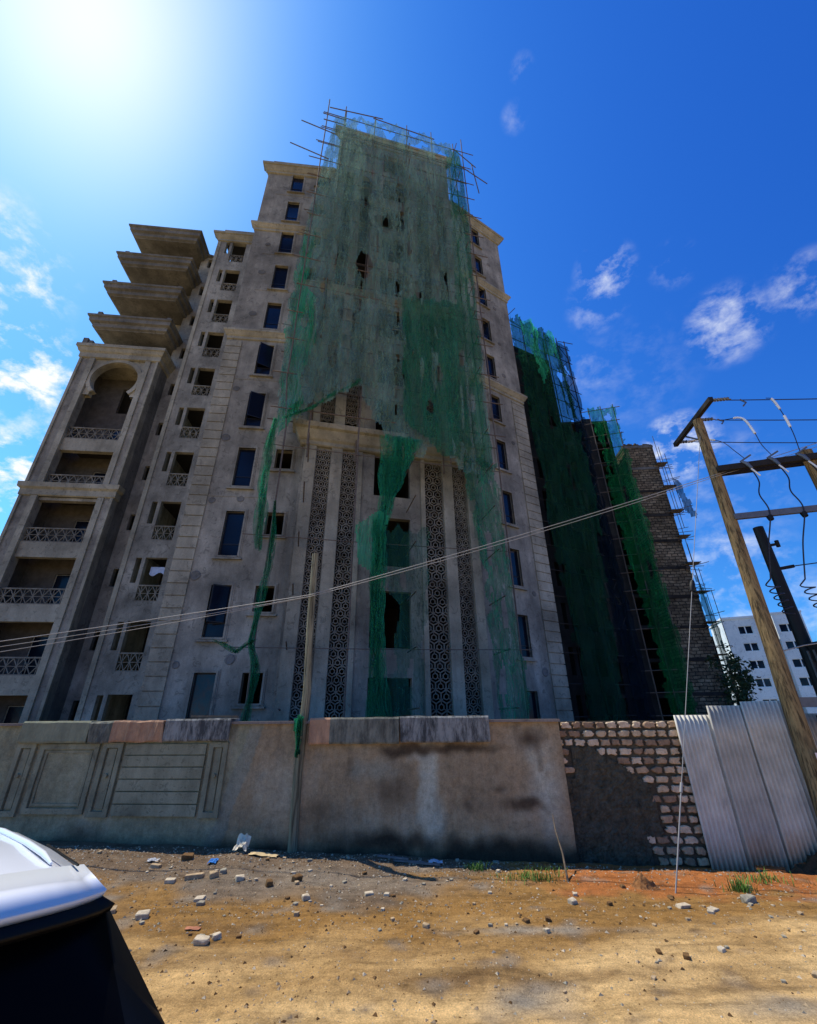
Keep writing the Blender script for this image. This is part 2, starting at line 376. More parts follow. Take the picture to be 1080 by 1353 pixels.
# openings
A_win = [(-.28, .50, 4.9+3.32*(k-1), 6.95+3.32*(k-1)) for k in range(0, 11)]
A_sml = [(1.45, 2.2, 5.9+3.32*(k-1), 6.95+3.32*(k-1)) for k in range(0, 11)]
wall_part(FA, -1.98, 2.95, -.2, ZR, A_win+A_sml)
C_win = [(2.37, 3.17, 4.5+3.32*(k-1), 6.4+3.32*(k-1)) for k in range(0, 11)]
wall_part(FC, .40, 5.28, -.2, ZR-.2, C_win)
LAT = [(.62, 1.26), (1.80, 2.50), (5.72, 6.56), (7.10, 7.76)]
B_win = [(3.3, 5.0, 4.5+3.32*(k-1), 6.75+3.32*(k-1)) for k in range(0, 12)]
B_lat = [(a, b, z0, z1) for a, b in LAT for z0, z1 in ((.6, 13.15), (14.75, 23.6), (24.6, 36.4))]
wall_part(FB, 0, 8.2, -.2, 41.3, B_win+B_lat)
# side walls, roofs, floors behind the fronts (world-space prisms)
def prism(poly, z0, z1, name, mat):
    n = len(poly); b = MB()
    b.add([(p[0], p[1], z0) for p in poly]+[(p[0], p[1], z1) for p in poly],
          [tuple(range(n))[::-1], tuple(range(n, 2*n))]+[(i, (i+1) % n, n+(i+1) % n, n+i) for i in range(n)])
    return b.build(name, M[mat], bld)
def P2(fr, a, out): q = fr.pt(a, 0, out); return (q.x, q.y)
# left side of the tower, right side of the right face, back
prism([P2(FA,-1.98,-.285), P2(FA,-1.70,-.285), P2(FA,-1.70,-14), P2(FA,-1.98,-14)], -.2, ZR-.01, 'wall', 'plaster')
prism([P2(FC,5.0,-.285), P2(FC,5.28,-.285), P2(FC,5.28,-9), P2(FC,5.0,-9)], -.2, ZR-.21, 'wall', 'plaster')
prism([P2(FB,0,-.285), P2(FB,.25,-.285), P2(FB,.25,-2.4), P2(FB,0,-2.4)], ZR+.1, 41.29, 'wall', 'plaster')
prism([P2(FB,7.95,-.285), P2(FB,8.2,-.285), P2(FB,8.2,-2.4), P2(FB,7.95,-2.4)], ZR+.1, 41.29, 'wall', 'plaster')
inner = [P2(FA,-1.69,-.29), P2(FA,2.9,-.29), P2(FB,.02,-.29), P2(FB,8.15,-.29), P2(FC,.45,-.29), P2(FC,4.99,-.29), P2(FC,4.99,-6), P2(FB,5,-5), P2(FA,-1.69,-5)]
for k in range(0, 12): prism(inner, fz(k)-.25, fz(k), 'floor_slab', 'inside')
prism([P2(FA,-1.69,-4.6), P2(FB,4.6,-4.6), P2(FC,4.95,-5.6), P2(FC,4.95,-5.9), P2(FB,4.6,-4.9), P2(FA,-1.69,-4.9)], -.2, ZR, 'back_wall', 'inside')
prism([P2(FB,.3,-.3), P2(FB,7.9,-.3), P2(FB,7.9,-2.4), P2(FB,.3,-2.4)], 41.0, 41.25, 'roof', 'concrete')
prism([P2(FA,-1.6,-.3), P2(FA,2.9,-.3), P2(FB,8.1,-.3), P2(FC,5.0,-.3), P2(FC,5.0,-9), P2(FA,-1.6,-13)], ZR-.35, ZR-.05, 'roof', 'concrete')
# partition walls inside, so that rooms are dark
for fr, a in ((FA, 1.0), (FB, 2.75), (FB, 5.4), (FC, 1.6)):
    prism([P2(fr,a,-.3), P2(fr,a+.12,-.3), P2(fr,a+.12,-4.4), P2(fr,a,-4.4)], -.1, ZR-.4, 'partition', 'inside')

# quoins: strips of proud blocks
def quoin(fr, a0, a1, z0, z1, side):
    b = MB(); z = z0; i = 0
    while z < z1-.1:
        h = min(.5, z1-z); j = .006*random.random()
        b.box(a0, a1, -.05-j, .02, z+.022, z+h-.022); z += .5; i += 1
    return b.build('quoin', M['plaster_light'], bld, fr)
quoin(FA, -2.02, -1.22, .5, 20.4, 0); quoin(FC, 4.25, 5.32, .3, 20.0, 0)
# cornices
def cornice(fr, a0, a1, prof, ends=(1,1), mat='plaster_light', yb=.15):
    b = MB(); b.prof(a0, a1, prof, yb, 0, ends); return b.build('cornice', M[mat], bld, fr)
BIG = lambda z: [(.02,z-.75),(.10,z-.72),(.10,z-.55),(.16,z-.5),(.30,z-.30),(.32,z-.22),(.40,z-.2),(.42,z-.02),(.30,z)]
MID = lambda z: [(.02,z-.7),(.07,z-.68),(.07,z-.5),(.12,z-.46),(.22,z-.28),(.26,z-.24),(.26,z-.1),(.12,z)]
cornice(FA, -1.98, 2.9, MID(21.25), (1, 0)); cornice(FA, -1.98, 2.9, MID(30.85), (1, 0)); cornice(FA, -1.98, 2.9, BIG(37.45), (1, 0))
cornice(FC, .3, 5.28, MID(20.8), (0, 1)); cornice(FC, .3, 5.28, MID(30.3), (0, 1)); cornice(FC, .3, 5.28, BIG(37.2), (0, 1))
cornice(FB, .05, 8.2, [(.14,13.3),(.2,13.34),(.2,13.52),(.3,13.6),(.42,13.85),(.46,14.0),(.6,14.05),(.62,14.3),(.4,14.42),(.05,14.46)], (1,1))
cornice(FB, .05, 8.2, MID(24.4)); cornice(FB, 0, 8.2, BIG(41.35))
b = MB()                                   # parapet caps above the roof edge
b.box(-1.7, 2.6, -.28, .1, 37.45, 37.8); b.build('parapet', M['plaster'], bld, FA)
b = MB(); b.box(.6, 5.0, -.28, .1, 37.2, 37.55); b.build('parapet', M['plaster'], bld, FC)
# thin string courses and patch rings where scaffold ties went through the plaster
b = MB()
for z in (11.0, 17.8, 24.6, 27.9, 34.3): b.box(-1.2, 1.3, -.018, .01, z, z+.07)
b.build('string_course', M['plaster'], bld, FA)
def tie_mark(fr, spots):
    for a, z, r in spots:
        b = MB(); n = 14; vs = []; fs = []
        for i in range(n):
            t = 2*pi*i/n; k = 1+.22*nz(cos(t)*1.3+a, sin(t)*1.3+z)
            for rr, y in ((r*k, -.004), (r*.78*k, -.028), (r*.42*k, -.012)): vs.append((a+cos(t)*rr, y, z+sin(t)*rr))
        for i in range(n):
            j = (i+1) % n
            for q in (0, 1): fs.append((i*3+q, j*3+q, j*3+q+1, i*3+q+1))
        fs.append(tuple(i*3+2 for i in range(n))); b.add(vs, fs)
        b.build('plaster_patch', M['concrete'], bld, fr)
tie_mark(FA, [(-1.0, z+.3*random.uniform(-1,1), random.uniform(.13,.24)) for z in (4.1,7.6,11,14.2,17.4,22.6,26,29)]+[(.9,4.1,.2),(.2,10.9,.17)])
tie_mark(FC, [(3.9, z+.3*random.uniform(-1,1), random.uniform(.13,.22)) for z in (4,7.3,16.8,22,24.6,28.4,33)])
# pilasters of the lattice bay
for a0, a1, o in ((.1,.60,.14), (1.28,1.78,.14), (2.52,2.72,.10), (5.5,5.70,.10), (6.58,7.08,.14), (7.78,8.18,.14)):
    b = MB(); b.box(a0, a1, -o, .05, -.1, 13.29); b.build('pilaster', M['plaster_light'], bld, FB)
    b = MB(); b.box(a0, a1, -o, .05, 14.47, 23.69); b.build('pilaster', M['plaster_light'], bld, FB)
# cast lattice screens: hexagon rings with an inner ring and spokes
def hex_screen(w, h):
    b = MB(); Rr = w/ (2*sqrt(3)); cols = 2; px = sqrt(3)*Rr; pz = 1.5*Rr; row = 0; z = 0
    def clipbar(x0,z0,x1,z1,wd,y0,y1):
        if min(x0,x1) < -.001 or max(x0,x1) > w+.001:
            # clip to the panel
            if x0 > x1: x0,z0,x1,z1 = x1,z1,x0,z0
            if x1 <= 0 or x0 >= w or x1-x0 < 1e-6: return
            if x0 < 0: z0 += (z1-z0)*(0-x0)/(x1-x0); x0 = 0
            if x1 > w: z1 = z0+(z1-z0)*(w-x0)/(x1-x0); x1 = w
        b.bar2(x0,z0,x1,z1,wd,y0,y1)
    while z < h+Rr:
        for c in range(-1, 3):
            cx = px*(c+.5+(.5 if row % 2 else 0)); cz = z
            if cx < -.01 or cx > w+.01 or cz-Rr*.2 < 0 or cz+Rr*.2 > h: continue
            V = [(cx+Rr*sin(pi/3*i), cz+Rr*cos(pi/3*i)) for i in range(6)]
            for i in (0,1,2): clipbar(*V[i], *V[i+1], .045, -.045, .03)
            if row == 0 or cx < px*.6 or cz < Rr*2:
                for i in (3,4,5): clipbar(*V[i], *V[(i+1) % 6], .045, -.0455, .0295)
            r2 = Rr*.46; U = [(cx+r2*sin(pi/3*i), cz+r2*cos(pi/3*i)) for i in range(6)]
            for i in range(6): clipbar(*U[i], *U[(i+1) % 6], .036, -.04, .02)
            for i in (0,2,4): clipbar(*U[i], *V[i], .03, -.03, .015)
        row += 1; z += pz
    b.box(-.01, .015, -.03, .02, 0, h); b.box(w-.015, w+.01, -.031, .021, 0, h)
    return b
for a0, a1, z0, z1 in B_lat:
    if z0 > 24: continue
    hex_screen(a1-a0, z1-z0).build('lattice_screen', M['lattice'], bld, FB, (a0, .03, z0))

# windows: moulded surround, dark frame, glass, some with an open sash
def window_meshes(w, h, mould=True):
    b = MB()
    if mould:
        for o, y in ((.13, -.03), (.075, -.06)):
            b.box(-o, 0, y, .04, -o*.6, h+o); b.box(w, w+o, y+.001, .041, -o*.6, h+o); b.box(0, w, y-.001, .039, h, h+o); b.box(0, w, y-.002, .042, -o*.6-.03, 0)
        b.box(-.2, w+.2, -.12, .03, -.17, -.10)
    sur = b.mesh('window_surround', M['plaster'])
    f = MB(); t = .05
    f.box(0, t, .10, .17, 0, h); f.box(w-t, w, .10, .17, 0, h); f.box(t, w-t, .101, .169, 0, t); f.box(t, w-t, .101, .169, h-t, h)
    f.box(t, w-t, .105, .165, h*.26, h*.26+t)
    fr = f.mesh('window', M['frame'])
    g = MB(); g.box(t*.6, w-t*.6, .13, .14, t*.6, h-t*.6); gl = g.mesh('pane', M['glass'])
    g2 = MB(); g2.box(t*.6, w-t*.6, .13, .14, t*.6, h*.26); gl2 = g2.mesh('pane', M['glass'])
    s = MB(); W2 = w-.06; H2 = h*.72
    s.box(-W2, -W2+.045, -.02, .02, 0, H2); s.box(-.045, 0, -.021, .019, 0, H2); s.box(-W2+.045, -.045, -.019, .021, 0, .045); s.box(-W2+.045, -.045, -.0185, .0215, H2-.045, H2)
    s.box(-W2+.04, -.04, -.004, .004, .04, H2-.04, 1)
    sa = s.mesh('sash', [M['frame'], M['glass']])
    return sur, fr, gl, gl2, sa
wm1 = window_meshes(.78, 2.05); wm2 = window_meshes(.75, 1.05); wm3 = window_meshes(.80, 1.9)
def put_window(fr, a0, z0, ms, w, h, state):
    place('window_surround', ms[0], bld, fr, (a0, 0, z0))
    if state == 'none': return
    f = place('window', ms[1], bld, fr, (a0, 0, z0))
    if state == 'closed': place('pane', ms[2], f)
    else:
        place('pane', ms[3], f)
        place('sash', ms[4], f, None, (w-.03, .09, h*.27), state)
open_A = {2:'closed', 1:.75, 4:.5, 5:.45, 3:'closed', 6:'closed', 7:'closed'}
for k, (a0, a1, z0, z1) in enumerate(A_win):
    put_window(FA, a0, z0, wm1, .78, 2.05, {1:.55, 4:.4, 5:.5}.get(k, 'closed'))
for k, (a0, a1, z0, z1) in enumerate(A_sml): put_window(FA, a0, z0, wm2, .75, 1.05, 'none')
for k, (a0, a1, z0, z1) in enumerate(C_win):
    put_window(FC, a0, z0, wm3, .8, 1.9, {7:-.9, 8:-.8, 1:'closed'}.get(k, 'closed'))

# pierced balustrade pattern (crossing diagonals)
def balustrade(w, h, cells):
    b = MB(); b.box(0, w, -.05, .03, h-.07, h); b.box(0, w, -.051, .029, 0, .05); p = w/cells
    for i in range(cells):
        x = i*p
        for q in ((x,.05,x+p,h-.07), (x+p,.05,x,h-.07)): b.bar2(*q, .038, -.035, .01)
        b.bar2(x+p/2, .05, x+p/2, h-.07, .03, -.03, .005)
        b.bar2(x, .05+(h-.12)/2, x+p, .05+(h-.12)/2, .03, -.033, .008)
        for s_ in (0, 1):
            b.bar2(x+p*s_, .05+(h-.12)*.0, x+p*.5, .05+(h-.12)*.5*1.0, .02, -.028, .003)
    return b.mesh('balustrade', M['lattice'])

# ---- recessed wing with balconettes
A2o, A2s, A2b = [], [], []
for k in range(0, 11):
    z = 4.12+3.32*(k-1)
    A2o.append((-3.98, -2.9, z, z+2.33)); A2s.append((-4.44, -4.16, z+.95, z+2.3))
wall_part(FA2, -5.05, -2.0, -.2, 36.6, A2o+A2s)
cornice(FA2, -5.05, -2.0, BIG(37.1), (1, 0))
b = MB(); b.box(-4.7, -2.0, -.25, .1, 37.1, 37.5); b.build('parapet', M['plaster'], bld, FA2)
bal2 = balustrade(1.08, .86, 3)
for (a0, a1, z0, z1) in A2o: place('balustrade', bal2, bld, FA2, (a0, .06, z0))
prism([P2(FA2,-5.05,-.285), P2(FA2,-4.8,-.285), P2(FA2,-4.8,-4), P2(FA2,-5.05,-4)], -.2, 36.59, 'wall', 'plaster')
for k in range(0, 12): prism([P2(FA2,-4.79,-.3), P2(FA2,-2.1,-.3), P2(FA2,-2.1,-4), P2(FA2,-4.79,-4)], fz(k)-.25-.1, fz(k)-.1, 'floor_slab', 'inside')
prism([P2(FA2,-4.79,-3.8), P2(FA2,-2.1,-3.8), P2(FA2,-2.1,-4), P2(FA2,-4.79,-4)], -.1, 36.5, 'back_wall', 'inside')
b = MB(); n = 2
for z in (4.0-3.32, 4.0, 7.3, 10.6): pass
# edge strip on the wing's outer corner
b = MB(); b.box(-5.09, -4.86, -.05, .05, -.1, 36.3); b.build('pilaster', M['plaster_light'], bld, FA2)
# recess wall between the wing and the balcony tower
RW = [(-6.25, -5.55, 11.9+3.32*(k-3), 12.9+3.32*(k-3)) for k in range(0, 11)]
wall_part(FA2, -6.80, -5.06, -.2, 36.4, RW, 'plaster', .25, -1.5)
prism([P2(FA2,-6.80,-2.6), P2(FA2,-5.06,-2.6), P2(FA2,-5.06,-2.8), P2(FA2,-6.80,-2.8)], -.1, 36.3, 'back_wall', 'inside')

# ---- balcony tower
PO, PI_ = (-1.62, 3.2), (-.72, 2.44)
for a0, a1 in ((PO[0], PI_[0]), (PI_[1], PO[1])):
    b = MB(); b.box(a0, a1, 0, .45, -.2, 23.4); 
    lo = a0+.12 if a0 < 0 else a0+.30; hi = a1-.30 if a0 < 0 else a1-.12
    b.build('pier', M['plaster'], bld, FD)
    for s0, s1 in ((a0-.02, lo), (hi, a1+.02)):
        b = MB(); b.box(s0, s1, -.10, .02, -.1, 13.2); b.box(s0, s1, -.10, .02, 14.02, 23.35); b.build('pilaster', M['plaster_light'], bld, FD)
for k in range(0, 6):
    z = 3.97+3.3*(k-1)
    b = MB(); b.box(PI_[0], PI_[1], .10, .42, z-.85, z); b.build('balcony_slab', M['plaster_light' if k != 4 else 'plaster'], bld, FD)
    b = MB(); b.box(PI_[0], PI_[1], .421, 2.0, z-.25, z-.01); b.build('floor_slab', M['inside'], bld, FD)
bal1 = balustrade(PI_[1]-PI_[0], .82, 7)
for k in range(0, 6): place('balustrade', bal1, bld, FD, (PI_[0], .16, 3.97+3.3*(k-1)))
bz = [3.97+3.3*(k-1) for k in range(0, 7)]
hol = [(.35, 2.1, z+.02, z+2.1) for z in bz]
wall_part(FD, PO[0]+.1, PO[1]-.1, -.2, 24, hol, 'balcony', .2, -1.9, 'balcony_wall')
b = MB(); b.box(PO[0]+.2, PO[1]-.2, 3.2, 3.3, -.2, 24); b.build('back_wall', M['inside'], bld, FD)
bdoor = MB(); bdoor.box(0,.05,0,.06,0,2.05); bdoor.box(1.7,1.75,0,.06,0,2.05); bdoor.box(.05,1.7,.001,.059,2.0,2.05); bdoor.box(.85,.9,.002,.058,0,2.0)
dm = bdoor.mesh('door_frame', M['plaster'])
gm = MB(); gm.box(.05,.85,.02,.03,.02,2.0); gm.box(.9,1.7,.025,.035,.02,2.0); gmm = gm.mesh('pane', M['glass'])
for z in bz[:-1]:
    f = place('door_frame', dm, bld, FD, (.35, 1.93, z+.02)); place('pane', gmm, f)
# tower cornice band, arch panel, main cornice
cornice(FD, PO[0], PO[1], [(.02,13.2),(.10,13.25),(.10,13.6),(.22,13.7),(.24,13.98),(.05,14.02)], (1,1), yb=.4)
b = MB(); b.box(PI_[0], PI_[1], .02, .4, 13.2, 13.98); b.build('balcony_slab', M['plaster_light'], bld, FD)
def arch_panel():
    b = MB(); ac = .86; zc = 21.75; Ra = 1.38; z0, z1 = 20.45, 23.4; x0, x1 = PI_; n = 44
    def hw(z):
        if z < zc:
            if z < 20.75: return 1.22
            return sqrt(max(0, Ra*Ra-(z-zc)**2)) if sqrt(max(0, Ra*Ra-(z-zc)**2)) > .95 else .95
        return sqrt(max(0, Ra*Ra-(z-zc)**2))
    zs = [z0+(z1-z0)*i/n for i in range(n+1)]
    for i in range(n):
        za, zb = zs[i], zs[i+1]; wa, wb = hw(za), hw(zb)
        for sgn, xe in ((-1, x0), (1, x1)):
            A, B = ac+sgn*wa, ac+sgn*wb
            vs = [(xe,.06,za),(A,.06,za),(B,.06,zb),(xe,.06,zb),(xe,.40,za),(A,.40,za),(B,.40,zb),(xe,.40,zb)]
            fs = [(0,1,2,3),(7,6,5,4),(1,5,6,2)] if sgn < 0 else [(3,2,1,0),(4,5,6,7),(2,6,5,1)]
            b.add(vs, fs)
    # raised band round the arch
    m = 36; vs = []; fs = []
    th = [(-.78+ (pi+1.56)*i/m) for i in range(m+1)]
    for t_ in th:
        for r_, y in ((Ra+.02, .061), (Ra+.02, -.04), (Ra+.26, -.04), (Ra+.26, .061)): vs.append((ac+cos(t_)*r_, y, min(zc+sin(t_)*r_, 23.37)))
    for i in range(m):
        for j in range(4): fs.append((i*4+j, i*4+(j+1)%4, i*4+4+(j+1)%4, i*4+4+j))
    fs += [(0,1,2,3), (m*4+3,m*4+2,m*4+1,m*4)]; b.add(vs, fs); return b
arch_panel().build('arch', M['plaster_light'], bld, FD)
cornice(FD, PO[0], PO[1], [(.02,23.36),(.12,23.4),(.12,23.75),(.22,23.85),(.30,24.1),(.36,24.12),(.36,24.36),(.1,24.42)], (1,1), yb=2.2)
prism([P2(FD,2.9,-.455), P2(FD,3.2,-.455), P2(FD,3.2,-3.6), P2(FD,2.9,-3.6)], -.2, 24.0, 'wall', 'concrete')
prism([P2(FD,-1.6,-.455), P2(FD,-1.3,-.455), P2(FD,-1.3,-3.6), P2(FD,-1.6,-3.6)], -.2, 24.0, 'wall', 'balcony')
# four flared roof balconies
for i, zt in enumerate((26.8, 30.1, 33.4, 36.75)):
    cornice(FD, PO[0]+.35, PO[1]-.3, [(.12,zt-.95),(.14,zt-.90),(.30,zt-.84),(.32,zt-.55),(.50,zt-.49),(.53,zt-.20),(.62,zt-.16),(.64,zt-.03),(.5,zt)], (1,1), 'concrete', 2.6)
    b = MB(); b.wall(PO[0]+.5, PO[1]-.4, zt-3.3 if i else 24.4, zt-.951, 2.0, 2.25, [(.2, 2.0, zt-3.2, zt-1.6)]); b.build('balcony_wall', M['plaster'], bld, FD)
    b = MB(); b.box(PO[0]+.6, PO[1]-.5, 3.0, 3.1, zt-3.3, zt-.951); b.build('back_wall', M['inside'], bld, FD)
    if i < 3:
        b = MB()
        for q in range(9): b.box(PO[0]+.45+q*.52, PO[0]+.53+q*.52, -.2, -.12, zt, zt+.38)
        b.box(PO[0]+.3, PO[1]-.3, -.21, -.11, zt+.38, zt+.46); b.box(PO[0]+.02, PO[0]+.3, -.26, .02, zt-.01, zt+.6); b.box(PO[1]-.25, PO[1]-.02, -.26, .02, zt-.01, zt+.5)
        b.build('railing', M['concrete'], bld, FD)
    prism([P2(FD,2.75,-2.26), P2(FD,2.95,-2.26), P2(FD,2.95,-4), P2(FD,2.75,-4)], zt-3.3, zt-.96, 'wall', 'plaster')
b = MB(); b.box(PO[0]-.2, PO[0]+.1, -.2, .1, 24.42, 24.95); b.box(PO[0]+.15, PO[0]+.4, -.15, .1, 24.42, 24.8); b.build('railing', M['concrete'], bld, FD)
prism([P2(FD,3.21,-1.1), P2(FA2,-5.06,-1.6), P2(FA2,-5.06,-4), P2(FD,3.21,-4)], 36.41, 36.6, 'roof', 'concrete')
# laundry hangs in one opening of the wing
b = MB(); vs = []; 
for i in range(9):
    for j in range(5): vs.append((i*.09, .02*sin(i*1.7+j), -.1*j-.10*sin(i*.8)*(j > 0)))
b.add(vs, [(i*5+j, i*5+5+j, i*5+6+j, i*5+j+1) for i in range(8) for j in range(4)], 0, True)
lau = b.build('laundry', m_flat('washed cloth', (.45, .55, .7), .9), None, FA2, (-3.75, .3, 9.35))
tag(lau, 'pale blue cloth hung to dry in a lower balconette opening of the grey building', 'laundry')

# ------------------------------------------------------------------ scaffolding in front of the lattice bay
FS = Frame(-4.460, 14.839, 76)
scf = thing('scaffolding', tuple(FS.pt(4, 0, 0)), 'timber pole scaffolding standing against the lattice bay of the grey building', 'scaffolding')
ups = [-1.0, .2, 2.35, 4.7, 6.6, 8.3, 9.0]
for i, a in enumerate(ups):
    for o in (0, -.95):
        if o < 0 and i in (0, 6): continue
        z1 = 41.9+random.uniform(-.7, .5) if o == 0 else 41.0
        z0 = 0 if i in (0, 6) or (i == 2 and o == 0) else 12.5
        b = MB(); pts = [FS.pt(a+.05*nz(z*.3, i, o)+(.25 if (a<0 and z<14) else 0), z, o+.05*nz(z*.4, i+5, o)) for z in [z0+(z1-z0)*q/16 for q in range(17)]]
        pts = [p-Vector((0,0,0)) for p in pts]; b.tube(pts, .036, 6); b.build('upright', M['bamboo'], scf)
for k in range(1, 21):
    z = .3+2.0*k
    for o in (.06, -.9):
        if z < 14 and (o < 0 or k % 2): continue
        e0, e1 = -1.4+random.uniform(-.35,.2), 9.3+random.uniform(-.1,.6)
        dz = random.uniform(-.12,.12)
        b = MB(); b.tube([FS.pt(e0, z+dz, o), FS.pt((e0+e1)/2, z-.03, o), FS.pt(e1, z-dz, o)], .017 if z < 14 else .028, 6); b.build('ledger', M['bamboo'], scf)
    for a in ups[1::2]:
        if z > 13.9 and z < 39 and random.random() < .5: continue
        b = MB(); b.tube([FS.pt(a+.08, z+.06, .35+.3*random.random()), FS.pt(a+.08, z+.04, -1.1)], .028, 6); b.build('putlog', M['bamboo'], scf)
for (p, q) in (((-.9,41.0,.1),(2.9,41.6,.1)), ((2.2,41.3,.1),(6.8,40.9,.1)), ((8.4,38.4,.1),(10.6,36.6,.2)), ((8.3,40.3,.1),(9.9,38.6,.1)), ((9.6,38.9,.1),(9.9,35.3,.1)), ((-2.6,38.4,0),(-.2,37.6,.1)), ((-1.3,40.2,0),(.3,39.9,.1)), ((-1.2,39.4,0),(.3,39.2,.1)), ((-3.0,35.3,0),(-.5,34.4,.1))):
    b = MB(); b.tube([FS.pt(*p), FS.pt(*q)], .035, 6); b.build('ledger', M['bamboo'], scf)

# ---- the shade nets
def in_poly(x, y, P):
    c = False; j = len(P)-1
    for i in range(len(P)):
        if (P[i][1] > y) != (P[j][1] > y) and x < (P[j][0]-P[i][0])*(y-P[i][1])/(P[j][1]-P[i][1])+P[i][0]: c = not c
        j = i
    return c
def sheet(fr, poly, base_out, res, fold=.12, holes=(), ragged=.25, seed=0, outf=None, name='safety_net', mat='net', label='', group=None, parent=None):
    xs = [p[0] for p in poly]; zs = [p[1] for p in poly]; x0, x1, z0, z1 = min(xs)-res, max(xs)+res, min(zs)-res, max(zs)+res
    nx, nzz = int((x1-x0)/res)+1, int((z1-z0)/(res*1.5))+1
    idx = {}; b = MB(); org = fr.pt((x0+x1)/2, z0, base_out)
    def vert(i, j):
        if (i, j) in idx: return idx[(i, j)]
        a, z = x0+i*res, z0+j*res*1.5
        rg = max(0, 1-2.6*abs(nz(a*1.25+.8*nz(a*.6, z*.22, seed+5), z*.10, seed+17)))
        rg2 = max(0, 1-3.2*abs(nz(a*2.6+z*.25+.6*nz(a, z*.3, seed+6), z*.16, seed+27)))
        f = fold*1.3*rg*rg+fold*.7*rg2+fold*(nz(a*1.1, z*.12, seed)*1.6+nz(a*3.2+nz(a, z*.4, 3)*.8, z*.2, seed+4)*.8+nz(a*8, z*.6, seed+8)*.25+.5*nz(a*.5, z*.9, seed+13))
        az = a+.06*nz(z*.8, a*2, seed+2)
        o = base_out+f+(outf(a, z) if outf else 0)
        p = fr.pt(az, z, o)-org; b.v.append(tuple(p)); idx[(i, j)] = len(b.v)-1; return idx[(i, j)]
    for i in range(nx):
        for j in range(nzz):
            a, z = x0+(i+.5)*res, z0+(j+.5)*res*1.5
            ra = a+ragged*nz(a*1.5, z*1.2, seed+20); rz_ = z+ragged*2.2*nz(a*2.3, z*.3, seed+30)
            if not in_poly(ra, rz_, poly): continue
            sk = False
            for (ha, hz, hr, hh) in holes:
                d = ((a-ha)/hr)**2+((z-hz)/hh)**2
                if d < 1+.6*nz(a*3, z*2, seed+40): sk = True; break
            if sk: continue
            b.f.append((vert(i,j), vert(i+1,j), vert(i+1,j+1), vert(i,j+1))); b.mi.append(0); b.sm.append(True)
    o = b.build(name, M[mat], None); o.location = org
    if label: tag(o, label, 'safety net', group)
    return o
main_poly = [(-.55,39.0),(-.96,34.4),(-1.4,29.2),(-1.55,26.3),(-1.5,20),(-1.4,17.2),(-1.15,13.2),(.4,14.3),(2.34,16.03),(2.9,14.3),(3.5,13.3),(4.27,11.9),(5.2,12.6),(5.9,13.3),(6.75,12.4),(8.15,11.6),(8.75,12.0),(8.9,19),(9.1,28),(9.5,34),(9.3,36.6),(9.04,39.8),(6.6,40.4),(4.8,40.7),(2.3,40.6),(.1,39.6),(-.2,40.6)]
def main_out(a, z):
    o = .0
    if a < .2: o -= min(1.2, .8*(.2-a)**1.5)        # wraps back round the left edge of the scaffold
    if a > 8.3: o -= min(1.2, 1.2*(a-8.3)**1.3)
    if z < 18 and a < 2.5: o += .25*(18-z)/5
    return o
mids = [(4.02+.16*nz(q*.9, 3, 1), 15+q*1.05, random.uniform(.04,.11), random.uniform(.2,.6)) for q in range(19)]
slits = mids+[(random.uniform(-.9,8.6), random.uniform(14.5,38), random.uniform(.03,.09), random.uniform(.25,1.1)) for _ in range(34)]
holes = [(2.15,24.6,.42,.95),(1.4,20.6,.45,.5),(3.4,28.6,.3,.9),(3.6,25,.16,1.5),(4.0,21.5,.1,1.0),(2.7,17.8,.14,.5),(.9,17.6,.22,.9),(5.6,15.2,.2,.55),(6.1,17.5,.1,.6),(4.3,30,.12,1.4),(7.7,24.5,.1,.7),(6.2,27.2,.1,.7),(7.4,18.8,.14,.5),(2.0,30.5,.1,.5),(7.9,33.7,.35,.6),(1.4,38.8,.35,.7),(5.5,38.9,.7,.45),(3.3,39.4,.45,.5),(7.2,38.3,.5,.4),(5.2,23.0,.12,.5),(4.4,17.5,.1,.8),(6.9,14.6,.08,.6),(.3,36.5,.12,.4),(3.0,33.5,.09,1.6),(5.7,19.6,.3,.12),(.1,22,.1,.6)]
sheet(FS, main_poly, .12, .085, .16, holes+mids+slits[25:50], .2, 1, main_out, label='wide torn grey-green shade net draped over the scaffolding of the lattice bay')
# second layers: doubled cloth on the right side, a painted sunlit strip at the left rim
sheet(FS, [(7.5,39.6),(9.15,39.3),(9.2,34),(9.0,26),(8.8,19),(8.6,12.2),(6.1,12.7),(4.35,14.2),(4.3,22.6),(7.4,22.9),(7.5,30)], .28, .085, .13, [(7.8,16,.14,.6),(8.3,24,.15,1.2),(8.2,35,.3,.8),(7.4,18.8,.14,.6),(6.2,17.5,.1,.7),(5.6,15.2,.16,.5)], .1, 11, main_out, mat='net_mid' , label='deeper green doubled net hanging on the right edge of the lattice bay scaffolding')
sheet(FS, [(-1.35,28),(-.7,28.5),(-.9,22),(-.3,21.4),(.1,18.5),(-.4,15.6),(-.2,14.0),(-1.1,13.3),(-1.42,17),(-1.5,24)], .22, .07, .22, [(-.6,19.6,.2,.5),(-.5,24.8,.2,.8)], .25, 21, main_out, mat='net_green', label='green creased net strip, painted sun-bright, along the left edge of the big grey-green net')
